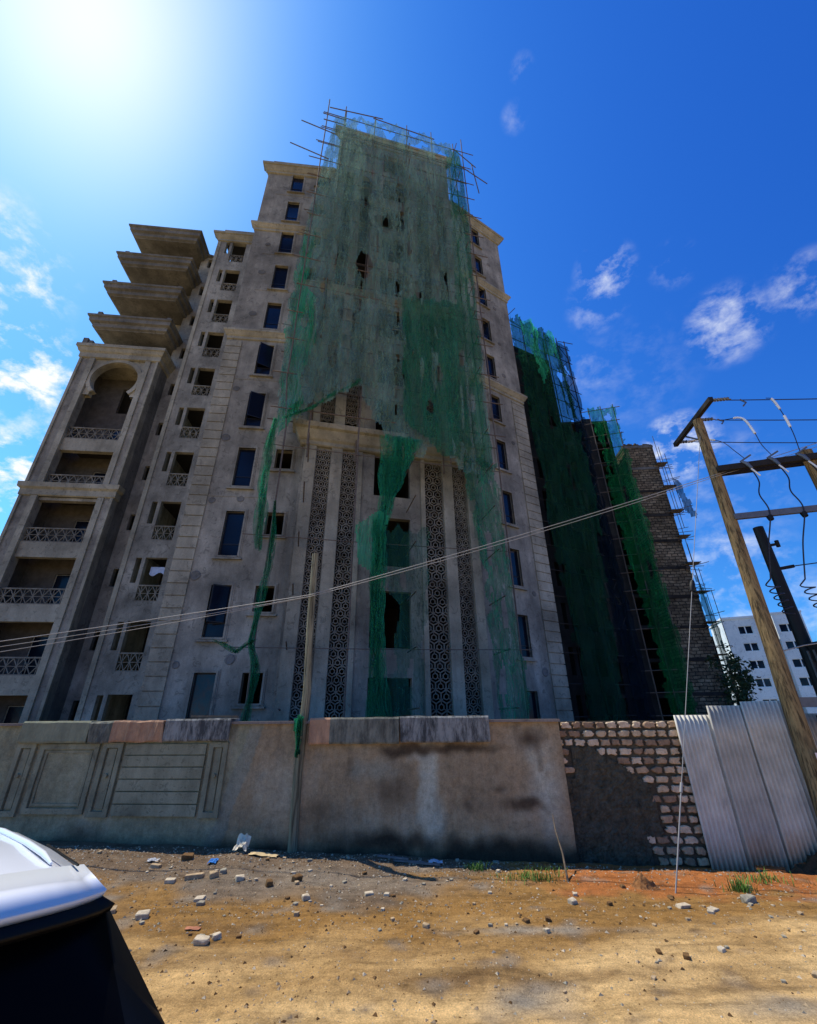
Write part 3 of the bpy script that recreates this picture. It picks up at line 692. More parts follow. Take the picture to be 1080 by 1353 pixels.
# hem rope of the lifted corner and twisted strips
def ribbon_bundle(path, width, name, label, mat='net_rag', strips=5, seed=0, fr=FS, tw=1.0, jit=0):
    """gathered cloth: several thin folded strips running along a path of (a, z, out)"""
    b = MB(); N_ = 8*(len(path)-1)
    def at(t):
        u = t*(len(path)-1); i = min(int(u), len(path)-2); u -= i; p, q = path[i], path[i+1]
        w = u*u*(3-2*u) if False else u
        return [p[k]+(q[k]-p[k])*w for k in range(4)]
    org = fr.pt(path[-1][0], path[-1][1], path[-1][2])
    for s_ in range(strips):
        vs = []; m = 6
        for i in range(N_+1):
            t = i/N_; a, z, o, w = at(t); a += jit*nz(z*1.1, t*7, seed)+jit*.5*nz(z*3, t*17, seed+s_); z += jit*.8*nz(a*1.2, 3, seed); w *= 1+2*jit*nz(z*1.7+a, s_, seed+9); ph = s_*2.1+t*5*tw
            ca = a+.45*w*sin(ph+nz(z*.7, s_, seed)*1.8)*(s_/(strips-1)-.5 if strips > 1 else .3)*2
            for j in range(m+1):
                x = (j/m-.5)*w*(.75+.5*nz(z*.5, s_*3, seed+1))
                vs.append(tuple(fr.pt(ca+x, z+.1*nz(x*9, s_, z), o+.09*s_/strips+.16*w*nz(x*7/ max(w,.05)*.6+s_, z*.35, seed+s_)+.05*sin(j*2.2+s_+z*.4))-org))
        b.add(vs, [(i*(m+1)+j, i*(m+1)+j+1, (i+1)*(m+1)+j+1, (i+1)*(m+1)+j) for i in range(N_) for j in range(m) if not (nz(i*.7, j*.9, seed+s_*5) > (.5 if not jit else .02))], 0, True)
    o = b.build(name, M[mat], None); o.location = org; tag(o, label, 'safety net'); return o
sheet(FS, [(-.5,38.6),(1.2,38.2),(1.9,36.8),(1.7,31.5),(1.5,27.0),(.9,24.0),(-.2,24.8),(-1.25,24.2),(-1.3,29),(-.85,34.2)], .30, .08, .2, slits[19:31], .45, 81, main_out, mat='net_thin', label='loose upper left layer of net flapping over the big grey-green net')
sheet(FS, [(2.4,33.8),(4.2,33.2),(4.3,27.4),(4.0,21.6),(3.2,21.0),(2.9,24.2),(2.6,26.0),(2.2,28.6)], .34, .07, .2, [(3.0,28.4,.45,.5),(3.6,30.4,.2,.6),(2.15,24.6,.42,.95)]+mids+slits[31:37], .5, 85, main_out, mat='net_thin', label='torn middle layer of net beside the round tear')
sheet(FS, [(-1.2,21.3),(1.0,20.7),(3.9,20.9),(3.9,14.6),(3.2,14.0),(2.5,16.2),(.3,14.5),(-1.05,13.6),(-1.35,17.2)], .30, .08, .26, [(1.5,18.3,.25,.8),(2.9,19.2,.12,.6)]+mids+slits[37:45], .35, 88, main_out, mat='net_thin', label='lower left layer of net swept up to the hem above the lattice panels')
sheet(FS, [(4.3,35.5),(6.3,35.0),(6.2,27.0),(5.9,23.2),(4.4,23.4),(4.5,29)], .26, .08, .18, slits[45:], .5, 91, main_out, mat='net_thin', label='pale right middle layer of net with small slits')
ribbon_bundle([(2.34,16.2,.35,.16),(1.3,15.15,.45,.2),(.2,14.15,.45,.2),(-.9,13.35,.45,.14)], .2, 'net_hem', 'rolled green hem of the lifted net corner above the lattice panels', mat='net_rag', strips=3, seed=3, jit=.08)
ribbon_bundle([(-1.15,13.3,.4,.14),(-1.2,11.8,.42,.34),(-1.25,10.3,.42,.36),(-1.2,9.0,.4,.32),(-1.05,7.55,.35,.2)], .4, 'net_strip', 'long bright green net strip hanging at the left, ending above the wire', strips=4, seed=5)
ribbon_bundle([(-.72,9.6,.2,.08),(-.62,8.2,.2,.16),(-.6,7.0,.25,.18),(-.72,5.9,.3,.2),(-.78,5.0,.35,.15),(-.85,4.35,.35,.18),(-.62,3.6,.35,.3),(-.6,2.7,.35,.12),(-.66,2.0,.3,.22),(-.66,1.2,.3,.2)], .3, 'net_strip', 'dark green twisted net strip reaching down to the wall beside the small windows', strips=4, seed=8)
ribbon_bundle([(-.72,4.4,.4,.2),(-1.2,4.0,.42,.22),(-1.7,4.25,.42,.2),(-2.0,4.35,.4,.12)], .2, 'net_strip', 'short green net rag caught sideways on a scaffold pole at the left', strips=3, seed=12)
ribbon_bundle([(4.35,13.2,.4,1.5),(4.1,11.8,.42,1.0),(3.7,10.2,.45,.5),(3.35,8.9,.5,.45),(3.3,7.6,.5,.5),(3.25,6.2,.45,.4),(3.25,4.8,.42,.4),(3.3,3.4,.4,.48),(3.4,1.6,.4,.7)], .5, 'net_strip', 'thick gathered green net falling down the middle window column', strips=6, seed=15)
sheet(FS, [(2.35,8.9),(3.5,9.6),(3.6,8.6),(3.4,7.4),(3.2,6.7),(2.5,7.3)], .42, .06, .12, [], .12, 31, mat='net_green', label='square green net flap bulging out of the middle window column')
sheet(FS, [(3.3,9.0),(5.4,8.9),(5.2,6),(5.0,3.2),(4.9,1.5),(3.2,1.5),(3.3,2.6),(3.9,3.3),(4.1,6.2),(3.5,7.2)], .2, .07, .10, [(4.3,6.7,.1,.4),(4.6,3.5,.1,.5)], .3, 35, mat='net_sheer', label='thin worn green net hanging over the lower middle windows')
sheet(FS, [(7.2,13.0),(8.8,12.6),(8.65,8.5),(8.8,5),(9.0,1.2),(7.7,1.2),(7.6,4),(7.6,7),(7.4,10),(7.2,11)], .2, .07, .22, [(7.95,8.2,.14,.9),(8.3,5.8,.1,.7),(8.0,3.2,.1,.8)], .35, 41, mat='net_rag', label='narrow green net hanging down the right side of the lattice bay to the wall')
sheet(FS, [(7.0,12.8),(7.6,12.6),(7.7,10),(7.8,7.6),(7.45,8.6),(7.3,10.6)], .12, .07, .12, [], .3, 45, mat='net_sheer', label='frayed thin net end beside the right lattice panels')

# ------------------------------------------------------------------ the second block under netting, further right
def slab_block(root, fr, a0, a1, depth, ztop, mat, floors=11, z0=0, cols=4, infill=None, part_mat='inside'):
    for k in range(floors+1):
        z = min(ztop, .6+3.32*k)
        b = MB(); b.box(a0, a1, 0, depth, z-.35, z); b.build('floor_slab', M[mat], root, fr)
    for i in range(cols):
        a = a0+(a1-a0-.4)*i/(cols-1)
        b = MB(); b.box(a, a+.4, .1, .5, -.2, ztop-.35); b.build('column', M[mat], root, fr)
    b = MB(); b.box(a0+.05, a1-.05, depth*.5, depth*.5+.2, -.2, ztop-.36); b.build('back_wall', M[part_mat], root, fr)
    b = MB(); b.box(a0+.06, a0+.3, .55, depth-.1, -.2, ztop-.37); b.box(a1-.3, a1-.06, .55, depth-.1, -.2, ztop-.37); b.build('side_wall', M[mat], root, fr)
FE = Frame(10.65, 30.67, 63)
FEb = Frame(*FE.pt(0, 0, -1.4).xy, 63)
blE = thing('unfinished_block', tuple(FEb.pt(1, 0, -3)), 'unfinished concrete block under dark green netting right of the grey building', 'building')
slab_block(blE, FEb, -4.0, 6.2, 9, 37.6, 'shaded_concrete')
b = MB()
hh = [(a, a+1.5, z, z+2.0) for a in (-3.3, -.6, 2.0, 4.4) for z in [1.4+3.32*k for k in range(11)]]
b.wall(-4.0, 6.2, -.2, 37.1, .02, .3, hh); b.build('wall', M['shaded_concrete'], blE, FEb)
scE = thing('scaffolding', tuple(FE.pt(3, 0, 0)), 'dark scaffolding on the netted block right of the grey building', 'scaffolding')
for a in (-.4, 1.4, 3.0, 4.6, 6.3, 7.5):
    b = MB(); b.tube([FE.pt(a, 0, 0), FE.pt(a+.1, 20, .05), FE.pt(a, 39.2+random.uniform(-.8,.6), 0)], .05, 6); b.build('upright', M['shaded_timber'], scE)
for k in range(1, 20):
    b = MB(); b.tube([FE.pt(-.8, 2*k, .06), FE.pt(7.9+random.uniform(-.2,.4), 2*k+.1, .06)], .04, 6); b.build('ledger', M['shaded_timber'], scE)
for z in range(8, 38, 3):
    b = MB(); b.tube([FE.pt(6.3, z, .1), FE.pt(7.5, z+1.5, .1), FE.pt(6.3, z+3, .1)], .035, 6); b.build('brace', M['shaded_timber'], scE)
for p, q in (((-.2,39.4,0),(.9,41.0,0)), ((6.5,38.9,0),(8.6,39.3,.2)), ((-1.6,38.9,0),(1.5,38.4,0))):
    b = MB(); b.tube([FE.pt(*p), FE.pt(*q)], .04, 6); b.build('ledger', M['shaded_timber'], scE)
sheet(FE, [(-.3,38.9),(1.5,38.6),(3.2,38.7),(5,38.4),(5.9,38.2),(6.2,30),(6.3,22),(6.2,17),(5.6,13.4),(5.0,9),(4.6,4),(4.3,1),(1.2,1),(1.0,8),(.6,13),(.2,20),(.1,30)], .15, .14, .25, [(2.8,27,.2,1.3),(5.3,33,.5,.8),(1.6,33,.2,1.2),(5.8,27,.3,.8),(3.9,21,.2,1.4)], .5, 51, mat='net_dark', label='dark green net hanging over the front of the netted block')
sheet(FE, [(.1,38.8),(1.2,38.7),(3.2,38.5),(5.4,38.3),(5.2,35.5),(3.9,35.2),(3.2,33),(2.6,30.5),(2.0,33.5),(1.0,35)], .35, .11, .25, [(1.9,36.6,.3,.5),(3.2,36.4,.2,.6)], .5, 55, mat='net_green', label='green net, painted as lit, along the top edge of the netted block')  # light on the upper edge painted as a brighter layer
sheet(FE, [(5.6,38.3),(7.6,38.6),(7.7,30),(7.7,20),(7.8,10),(7.8,1),(5.2,1),(5.6,10),(5.9,20),(6.0,30)], .05, .16, .12, [(6.6,34.5,.3,.7)], .2, 58, mat='net_blue', label='navy see-through net strip at the right edge of the netted block')
# third block with the bright net edge
FF = Frame(17.5, 45.6, 92)
blF = thing('unfinished_block', tuple(FF.pt(5, 0, -4)), 'bare concrete frame in painted shade with open floors behind a bright green net edge', 'building')
slab_block(blF, FF, -3, 8.8, 8, 37.6, 'shaded_concrete', cols=6)
b = MB(); b.box(5.4, 6.6, -.3, .3, -.2, 37.3); b.build('shear_wall', M['shaded_concrete'], blF, FF)
FN = Frame(*FF.pt(6.3, 0, .9).xy, 104)
sheet(FN, [(-.1,38.2),(1.2,38.0),(3.0,38.1),(3.2,30),(3.2,20),(3.1,8),(3.1,1),(.9,1),(.8,10),(.2,18),(.1,26),(.5,32)], .1, .15, .3, [(1.2,33,.3,1.2),(2.0,36.4,.4,.6),(1.7,25,.2,1.5),(.9,29,.2,1.0),(2.2,16,.2,1.3)], .45, 61, mat='net_side', label='tall narrow bright green net at the edge of the bare concrete frame')
scF = thing('scaffolding', tuple(FN.pt(1.5, 0, 0)), 'slim scaffolding under the tall narrow green net', 'scaffolding')
for a in (0, 1.5, 3.0):
    b = MB(); b.tube([FN.pt(a, 0, 0), FN.pt(a, 38.6, 0)], .06, 6); b.build('upright', M['bamboo'], scF)
for k in range(1, 20):
    b = MB(); b.tube([FN.pt(-.9-.4*random.random(), 2*k, .05), FN.pt(3.3+.5*random.random(), 2*k+.05, .05)], .05, 6); b.build('ledger', M['bamboo'], scF)
# fourth block: rough stone infill with projecting slab ends
FG = Frame(28.3, 46.7, 94)
blG = thing('stone_block', tuple(FG.pt(2, 0, -4)), 'tall block of rough coursed stone with bits of scaffolding at its right edge', 'building')
def m_rubble():
    t = NT('coursed coral stone'); v = t.n('TexBrick'); v.inputs['Scale'].default_value = .72; v.inputs['Mortar Size'].default_value = .035
    mp = t.n('Mapping'); tc = t.n('TexCoord'); mp.inputs['Rotation'].default_value = (R(90), 0, 0); t.l(tc.outputs['Object'], mp.inputs[0])
    nd = t.n('TexNoise'); nd.inputs['Scale'].default_value = 1.6; nd.inputs['Detail'].default_value = 4; t.l(mp.outputs[0], nd.inputs['Vector'])
    dv = t.n('VectorMath', operation='MULTIPLY_ADD'); dv.inputs[1].default_value = (.55, .30, 0); t.l(nd.outputs['Color'], dv.inputs[0]); t.l(mp.outputs[0], dv.inputs[2]); t.l(dv.outputs[0], v.inputs[0])
    v.inputs['Color1'].default_value = (.27,.22,.14,1); v.inputs['Color2'].default_value = (.13,.105,.07,1); v.inputs['Mortar'].default_value = (.045,.04,.03,1)
    c = t.mix(1.0, v.outputs['Color'], t.ramp(t.noise(1.2, 8, .75), [(.3, .4), (.7, 1.45)]), 'MULTIPLY'); c = t.mix(1.0, c, t.ramp(t.noise(.35, 4, .6), [(.35, .55), (.65, 1.15)]), 'MULTIPLY')
    t.set(c, .95, .1); t.bump(t.noise(5, 6, .8), .6, .08); return t.m
M['rubble'] = m_rubble()
b = MB(); b.box(0, 3.75, 0, 9, -.2, 34); b.build('wall', M['rubble'], blG, FG)
for k in range(1, 11):
    z = .8+3.32*k
    b = MB(); b.box(-.05, 3.8, -.06, 9.05, z-.35, z); b.build('floor_slab', M['concrete' if k > 8 else 'shaded_concrete'], blG, FG)  # lower slabs use the shaded concrete, painting the block darker below
b = MB()
for i in range(14): b.box(i*.27, i*.27+.25, .1, .5, 34, 34.15+.35*random.random())
b.build('parapet', M['rubble'], blG, FG)
b = MB(); b.box(3.76, 4.1, .3, 9, -.2, 9.6); b.build('wall', M['shaded_concrete'], blG, FG)
scG = thing('scaffolding', tuple(FG.pt(4, 0, 0)), 'broken scaffold poles and debris sticking out of the rough stone block', 'scaffolding')
for k in range(2, 10):
    z = 1+3.32*k
    b = MB(); b.box(3.4, 4.6+.3*random.random(), -.7, .5, z, z+.06); b.build('deck', M['bamboo'], scG, FG)
    for q in range(4):
        b = MB(); zz = z+random.uniform(-.9,.9); b.tube([FG.pt(3.2, zz, .3), FG.pt(4.3+1.4*random.random(), zz+random.uniform(-.4,.5), .3+random.random())], .035, 5); b.build('ledger', M['bamboo'], scG)
for a, z0, z1 in ((4.1,14,35.2), (4.4,22,33.5), (4.9,24,32.4), (4.2,3,20), (4.6,6,17), (5.2,4,14.5)):
    b = MB(); b.tube([FG.pt(a, z0, .25), FG.pt(a-.1, z1, .3)], .035, 5); b.build('upright', M['bamboo'], scG)
sheet(FG, [(4.6,28.6),(5.3,28.2),(6.0,23),(5.5,23.2),(4.7,26)], .4, .12, .3, [], .25, 71, mat='net_blue', name='tarpaulin', label='dark blue ragged tarpaulin dangling from the stone block scaffolding')
sheet(FG, [(3.6,16.5),(4.2,14.5),(4.5,9),(4.5,2),(3.7,2)], .35, .18, .2, [], .4, 73, mat='net_dark', label='dark net over the low right flank of the stone block')

# ------------------------------------------------------------------ white apartment block far right
FH = Frame(54.8, 75.5, 112)
wh = thing('white_block', tuple(FH.pt(3, 0, -4)), 'white five storey apartment block with dark paired windows', 'building')
HW = [(2.0, 4.0, zt-1.3, zt) for zt in (15.7, 12.9, 10.1, 7.3, 4.2)]
b = MB(); b.wall(0, 5.6, -.2, 17.0, 0, .3, HW); b.box(0, .3, .301, 9, -.2, 17.0); b.box(5.3, 5.6, .301, 2.2, -.2, 17.0); b.box(.3, 5.3, 1.6, 9, -.2, 16.9); b.build('wall', M['white_wall'], wh, FH)
HW2 = [(7.9, 10.2, zt-1.3, zt) for zt in (15.7, 12.9, 10.1, 7.3, 4.2)]
b = MB(); b.wall(7.4, 11.5, -.2, 17.4, .4, .7, HW2); b.box(7.4, 11.5, 1.6, 9, -.2, 17.3); b.box(5.61, 7.39, 2.0, 9, -.2, 17.0); b.box(7.4, 7.65, .701, 1.99, -.2, 17.4); b.build('wall', M['white_wall'], wh, FH)
b = MB(); b.box(-.15, 5.7, -.15, .35, 17.0, 17.35); b.box(-.15, .35, .351, 9, 17.0, 17.35); b.box(7.3, 11.6, .3, .8, 17.4, 17.7); b.build('parapet', M['white_wall'], wh, FH)
for hw, yy in ((HW, .12), (HW2, .52)):
    for a0, a1, z0, z1 in hw:
        b = MB(); t_ = .07; b.box(a0, a1, yy, yy+.08, z0, z0+t_); b.box(a0, a1, yy, yy+.08, z1-t_, z1); mid = (a0+a1)/2
        for x in (a0, mid-t_/2-.05, a1-t_): b.box(x, x+t_+(.1 if x == mid-t_/2-.05 else 0), yy+.001, yy+.079, z0+t_, z1-t_)
        f = b.build('window', M['white_wall'], wh, FH); g = MB(); g.box(a0+.05, a1-.05, yy+.035, yy+.045, z0+.05, z1-.05)
        p = place('pane', g.mesh('pane', M['glass']), f)
FHs = Frame(*FH.pt(0, 0, -9).xy, 202)      # the sunlit narrow side
for z, arch in ((12.6, 0), (9.8, 1), (7.0, 0)):
    b = MB(); b.box(4.2, 5.2, -.05, .02, z, z+1.5)
    if arch:
        b.tube([FHs.pt(4.0, z+.6, .05)-Vector(FHs.pt(0,0,0))*0 for _ in range(1)]*2, .01, 4) if False else None
    w_ = b.build('window', M['black'], wh, FHs)
b = MB(); b.bar((4.3,-.6,15.2),(4.3,.1,15.2),.06); b.bar((4.26,-.6,15.26),(5.3,-.6,15.26),.06); b.bar((4.3,-.6,15.16),(4.3,-.6,15.3),.05); b.build('bracket', M['steel'], wh, FHs)

# small dark trees behind the sheets
def m_leaf(name, c):
    t = NT(name); f = t.ramp(t.noise(3, 3, .6), [(.3, tuple(x*.5 for x in c)), (.7, tuple(x*1.5 for x in c))]); t.set(f, .7, .25); return t.m
M['leaf'] = m_leaf('dark leaves', (.035, .06, .02))
def tree(x, y, h, w, label, seed, n=900):
    rnd = random.Random(seed); t = thing('tree', (x, y, 0), label, 'tree')
    b = MB(); b.tube([(x,y,-.1),(x+.1,y,h*.3),(x+.05,y+.1,h*.6),(x+.1,y,h*.9)], [.16,.12,.08,.03], 8)
    for i in range(7):
        z = h*(.3+.08*i); an = rnd.random()*6.3; l = w*(.7-.06*i)
        b.tube([(x+.08,y,z),(x+cos(an)*l*.6,y+sin(an)*l*.6,z+l*.35),(x+cos(an)*l,y+sin(an)*l,z+l*.5)], [.05,.03,.01], 5)
    b.build('trunk', M['timber'], t)
    b = MB(); cl = [(Vector((rnd.gauss(0,.4)*w, rnd.gauss(0,.4)*w, h*(.35+.62*rnd.random())))) for _ in range(16)]
    for i in range(n):
        c = rnd.choice(cl); k = 1-.6*max(0, (c.z/h-.5)); p = Vector((x, y, 0))+Vector((c.x*k, c.y*k, c.z))+Vector((rnd.gauss(0,.22),rnd.gauss(0,.22),rnd.gauss(0,.28)))
        d = Vector((rnd.gauss(0,1),rnd.gauss(0,1),rnd.gauss(-.5,.6))).normalized(); u = d.orthogonal().normalized(); u.rotate(Matrix.Rotation(rnd.random()*6.3, 3, d)); l = rnd.uniform(.18,.34); ww = l*.28
        b.add([p, p+d*l*.5+u*ww, p+d*l, p+d*l*.5-u*ww], [(0,1,2,3)])
    b.build('crown', M['leaf'], t); return t
tree(21.2, 30, 5.9, 1.0, 'taller dark leafy tree between the stone block and the white block', 3)
tree(22.5, 31, 4.6, .75, 'shorter dark tree in front of the white block foot', 4, 600)

# ------------------------------------------------------------------ street wall
FW = Frame(-2.0, 9.0, 94)
bw = thing('boundary_wall', tuple(FW.pt(-1, 0, -.1)), 'plastered grey brown boundary wall with moulded panels along the road', 'wall')
def wall_col(a, z):
    n = nz(a*1.1, z*1.3, 2); n2 = nz(a*3.5, z*3.5, 7); n3 = nz(a*5, z*.8, 12)
    CEM, BRO, PALE, DARK, WET = (.29,.27,.165), (.37,.265,.15), (.50,.46,.33), (.10,.068,.04), (.05,.04,.026)
    edge = -1.3+.25*(z-1)+.1*n
    c = lerp3(CEM, BRO, (a-edge)/.12)
    c = lerp3(c, PALE, .4*(n+n3*.8)); c = lerp3(c, DARK, .5*(-n-.1+n2*.5))
    e0 = -1.55+.28*(z-.2)+.05*n2; 
    if e0 < a < e0+.26: c = lerp3(c, (.26,.25,.18), .75)
    for (ca, cz, ra, rz_, col, k) in ((2.32,1.05,.17,.75,PALE,1.3),(2.22,1.45,.3,.12,PALE,.7),(2.38,.5,.24,.35,PALE,1.0),(4.35,1.0,.3,.95,PALE,.8),(4.2,1.75,.3,.2,DARK,.8),(2.9,1.58,.9,.10,DARK,1.0),(1.95,1.55,.6,.13,DARK,1.1),(3.95,.72,.42,.13,DARK,1.1),(3.55,.95,.16,.06,DARK,.8),(3.0,.72,.12,.1,DARK,.6),(1.7,.95,.5,.35,DARK,.55),(.6,.5,.7,.3,DARK,.4),(1.4,1.25,.5,.2,(.3,.29,.21),.6),(1.6,.2,1.0,.16,WET,.9),(3.4,.05,1.3,.22,WET,1.0),(-.3,.9,.4,.7,PALE,.3),(3.4,1.2,.7,.3,BRO,.6)):
        d = ((a-ca+.12*n2)/ra)**2+((z-cz+.08*n3)/rz_)**2
        c = lerp3(c, col, k*(1.5*math.exp(-d)-.35+n2*.35))
    c = lerp3(c, WET, (.30+.22*n+.1*n2-z)/.25*.9)
    c = lerp3(c, DARK, (n3-.25)*1.2 if z > 1.2 else 0)
    return c
def wall_face():
    a0, a1, z0, z1, st = -7.5, 4.72, -.35, 2.0, .035
    na, nz_ = int((a1-a0)/st), int((z1-z0)/st); vs = []; cols = []
    for j in range(nz_+1):
        for i in range(na+1):
            a = a0+(a1-a0)*i/na; z = z0+(z1-z0)*j/nz_
            e = .015*nz(z*3, 5, 2) if i == na else 0
            vs.append((a+e, .012*nz(a*2.2, z*2.2, 4)+.008*nz(a*7, z*7, 3), z)); cols.append(wall_col(a, z))
    fs = [(j*(na+1)+i, j*(na+1)+i+1, (j+1)*(na+1)+i+1, (j+1)*(na+1)+i) for j in range(nz_) for i in range(na)]
    k = len(vs); vs += [(a0,.25,z0),(a1,.25,z0),(a1,.25,z1),(a0,.25,z1)]
    top = nz_*(na+1)
    fs += [(k+1,k,k+3,k+2), tuple(list(range(top, top+na+1))+[k+2,k+3]), tuple([j*(na+1)+na for j in range(nz_+1)][::-1]+[k+1,k+2][::1]), tuple([j*(na+1) for j in range(nz_+1)]+[k+3,k])]
    m = bpy.data.meshes.new('wall_panel'); m.from_pydata(vs, [], fs); m.update()
    at = m.color_attributes.new('stain', 'FLOAT_COLOR', 'POINT'); fl = []
    for c in cols+[(.2,.17,.14)]*4: fl += [*c, 1]
    at.data.foreach_set('color', fl)
    t = NT('stained wall plaster'); at_ = t.n('Attribute'); at_.attribute_name = 'stain'; c = at_.outputs['Color']
    c = t.mix(1.0, c, t.ramp(t.noise(9, 8, .75), [(.3, .68), (.7, 1.25)]), 'MULTIPLY')
    c = t.mix(1.0, c, t.ramp(t.noise(45, 4, .75), [(.3, .8), (.7, 1.15)]), 'MULTIPLY')
    c = t.mix(t.ramp(t.noise(4, 7, .7, stretch=(1.6,1.6,.3)), [(.5, 0), (.75, .5)]), c, t.mix(1.0, c, (.5,.48,.45), 'MULTIPLY'))
    t.set(c, .95, .15); t.bump(t.noise(22, 7, .78), .45, .02); m.materials.append(t.m); M['stain'] = t.m
    return place('plaster_face', m, bw, FW)
wall_face()
M['cement_trim'] = m_plaster('cement panel moulding', (.29,.275,.175), (.15,.14,.09), (.38,.36,.24), .6, 3)
def mould(a0, a1, z0, z1, w, y, holes=()):
    b = MB(); b.wall(a0, a1, z0, z1, -y, .02, [(a0+w, a1-w, z0+w, z1-w)]); return b
# vertical channel strips
for a0, a1 in ((-5.62,-5.24), (-3.88,-3.48), (-1.78,-1.42)):
    lean = 0
    b = mould(a0, a1, .52, 1.70, .085, .055); b.box(a0+.12, a1-.12, -.028, .01, .64, 1.6); b.tube([((a0+a1)/2, -.075, 1.16), ((a0+a1)/2, -.02, 1.16)], .035, 10); b.build('panel_strip', M['cement_trim'], bw, FW)
b = mould(-5.15, -3.96, .56, 1.68, .09, .045); b.build('panel_moulding', M['cement_trim'], bw, FW)
b = mould(-5.03, -4.08, .68, 1.57, .04, .02); b.build('panel_moulding', M['cement_trim'], bw, FW)
b = MB()
for i in range(6): b.box(-3.42, -1.84, -.045-.004*(i % 2), .01, .54+i*.192, .54+i*.192+.172)
b.build('slat_panel', M['cement_trim'], bw, FW)
b = MB(); b.box(-7.5, 4.74, -.06, .29, 2.0, 2.045); b.build('coping', M['plaster_warm'], bw, FW)
# loose coping slabs hung on the wall top
def slab_mat(name, base, streak, k):
    t = NT(name); c = t.ramp(t.noise(3, 6, .7), [(.3, tuple(x*.6 for x in base)), (.7, base)])
    c = t.mix(t.ramp(t.noise(9, 7, .75, stretch=(1,1,.25)), [(.42, 0), (.6, k)]), c, streak); t.set(c, .9, .2); t.bump(t.noise(20, 6, .8), .6, .02); return t.m
def coping(a0, a1, z0, z1, mat, label, seed, split=None, mat2=None, ragged_r=False):
    b = MB(); n = 26; vs = []
    prof = [(-.10, z0), (-.115, z0+.03), (-.115, z1-.03), (-.09, z1), (.3, z1), (.3, 2.05), (-.061, 2.05), (-.061, z0)]
    for i in range(n+1):
        a = a0+(a1-a0)*i/n
        if ragged_r and i >= n-1: a += .0
        for y, z in prof:
            e = (.05*nz(z*9, seed, 1)*(1 if ragged_r else .3)) if i in (0, n) else 0
            vs.append((a+e, y+.012*nz(a*6, z*7, seed)+(.05*nz(a*9, z*9, seed+3) if ragged_r and y < 0 else 0), z+.01*nz(a*4, y*5, seed+7)*(3 if ragged_r else 1)))
    m = len(prof)
    for i in range(n):
        for j in range(m):
            mi = 1 if (split is not None and ((a0+(a1-a0)*(i+.5)/n) < split)) else 0
            b.add([], []); b.f.append(tuple(x for x in (i*m+j, (i+1)*m+j, (i+1)*m+(j+1)%m, i*m+(j+1)%m))); b.mi.append(mi); b.sm.append(False)
    b.v = [tuple(v) for v in vs]; b.f += [tuple(range(m)), tuple(range(n*m, n*m+m))[::-1]]; b.mi += [1 if split is not None else 0, 0]; b.sm += [False, False]
    o = b.build('coping_slab', [mat, mat2 or mat], None, FW); tag(o, label, 'slab', 'coping slabs on the boundary wall')
    rebase_local(o); return o
def rebase_local(o):
    vs = [v.co.copy() for v in o.data.vertices]; c = Vector((sum(v.x for v in vs)/len(vs), sum(v.y for v in vs)/len(vs), min(v.z for v in vs)))
    for v in o.data.vertices: v.co -= c
    o.location = o.matrix_basis @ c
sg = slab_mat('grey green slab', (.30,.30,.19), (.15,.145,.10), .5); sp = slab_mat('pink broken slab', (.56,.32,.18), (.24,.14,.09), .6)
sk = slab_mat('dark streaked slab', (.075,.075,.07), (.42,.41,.36), .6); sm_ = slab_mat('mossy grey slab', (.24,.23,.17), (.05,.05,.04), .8)
coping(-5.62, -4.22, 1.70, 2.08, sg, 'smooth grey green coping slab on the wall above the square moulded panel', 1)
coping(-4.2, -2.72, 1.70, 2.07, sp, 'broken pinkish coping slab on the wall above the slatted panel', 2, -3.72, sm_, True)
coping(-2.70, -1.42, 1.72, 2.1, sk, 'dark streaked coping slab left of the leaning timber pole', 3)
coping(.12, 1.80, 1.66, 2.1, sm_, 'mottled coping slab with a pink end right of the leaning timber pole', 4, .48, sp)
coping(1.82, 3.45, 1.68, 2.11, sk, 'black and pale streaked coping slab at the right end of the row', 5)
# wood batten lying on the wall top
b = MB(); b.bar(FW.pt(-2.3, 2.14, -.05), FW.pt(-1.35, 2.13, -.03), .05, .04); o = rebase(b.build('batten', M['timber'], None)); tag(o, 'thin pale timber batten lying on top of the dark streaked slab', 'batten')
# ---- stone stretch
FSW = Frame(*FW.pt(4.75, 0, -.12).xy, 94)
sw = thing('stone_wall', tuple(FSW.pt(1, 0, -.1)), 'low wall of tan coral blocks with a dark rough render patch', 'wall')
b = MB(); b.box(-.16, 2.45, .03, .24, -.4, 2.0); mort = NT('dark mortar'); mort.set(mort.ramp(mort.noise(8, 7, .75), [(.3, (.05,.042,.028)), (.7, (.15,.125,.085))]), .95, .1); mort.bump(mort.noise(25, 6, .8), .8, .03); b.build('mortar', mort.m, sw, FSW)
bt = []
for i, c in enumerate(((.62,.45,.27), (.50,.34,.20), (.74,.56,.36), (.34,.22,.13))):
    t = NT('coral block %d' % i); t.set(t.mix(1.0, c, t.ramp(t.noise(14, 7, .75), [(.3, .55), (.7, 1.2)]), 'MULTIPLY'), .95, .1); t.bump(t.noise(30, 6, .8), .8, .02); bt.append(t.m)
def render_edge(a, z):           # where the dark render covers the blocks
    z_ = z+.08*nz(a*4, z*4, 3); lim = 1.62-.0*a
    left = .12+.06*nz(z*3, 1, 1) if z < 1.25 else .16
    right = (1.42+.1*nz(z*4, 2, 2) if z < 1.0 else 1.42-(z-1.0)*1.55+.1*nz(z*5, 2, 2))
    if z < .28: right = min(right, 1.2)
    return left-(.25 if z < 1.1 else 0) < a < right and z_ < lim
b = MB(); row = 0; z = -.12
rnd = random.Random(5)
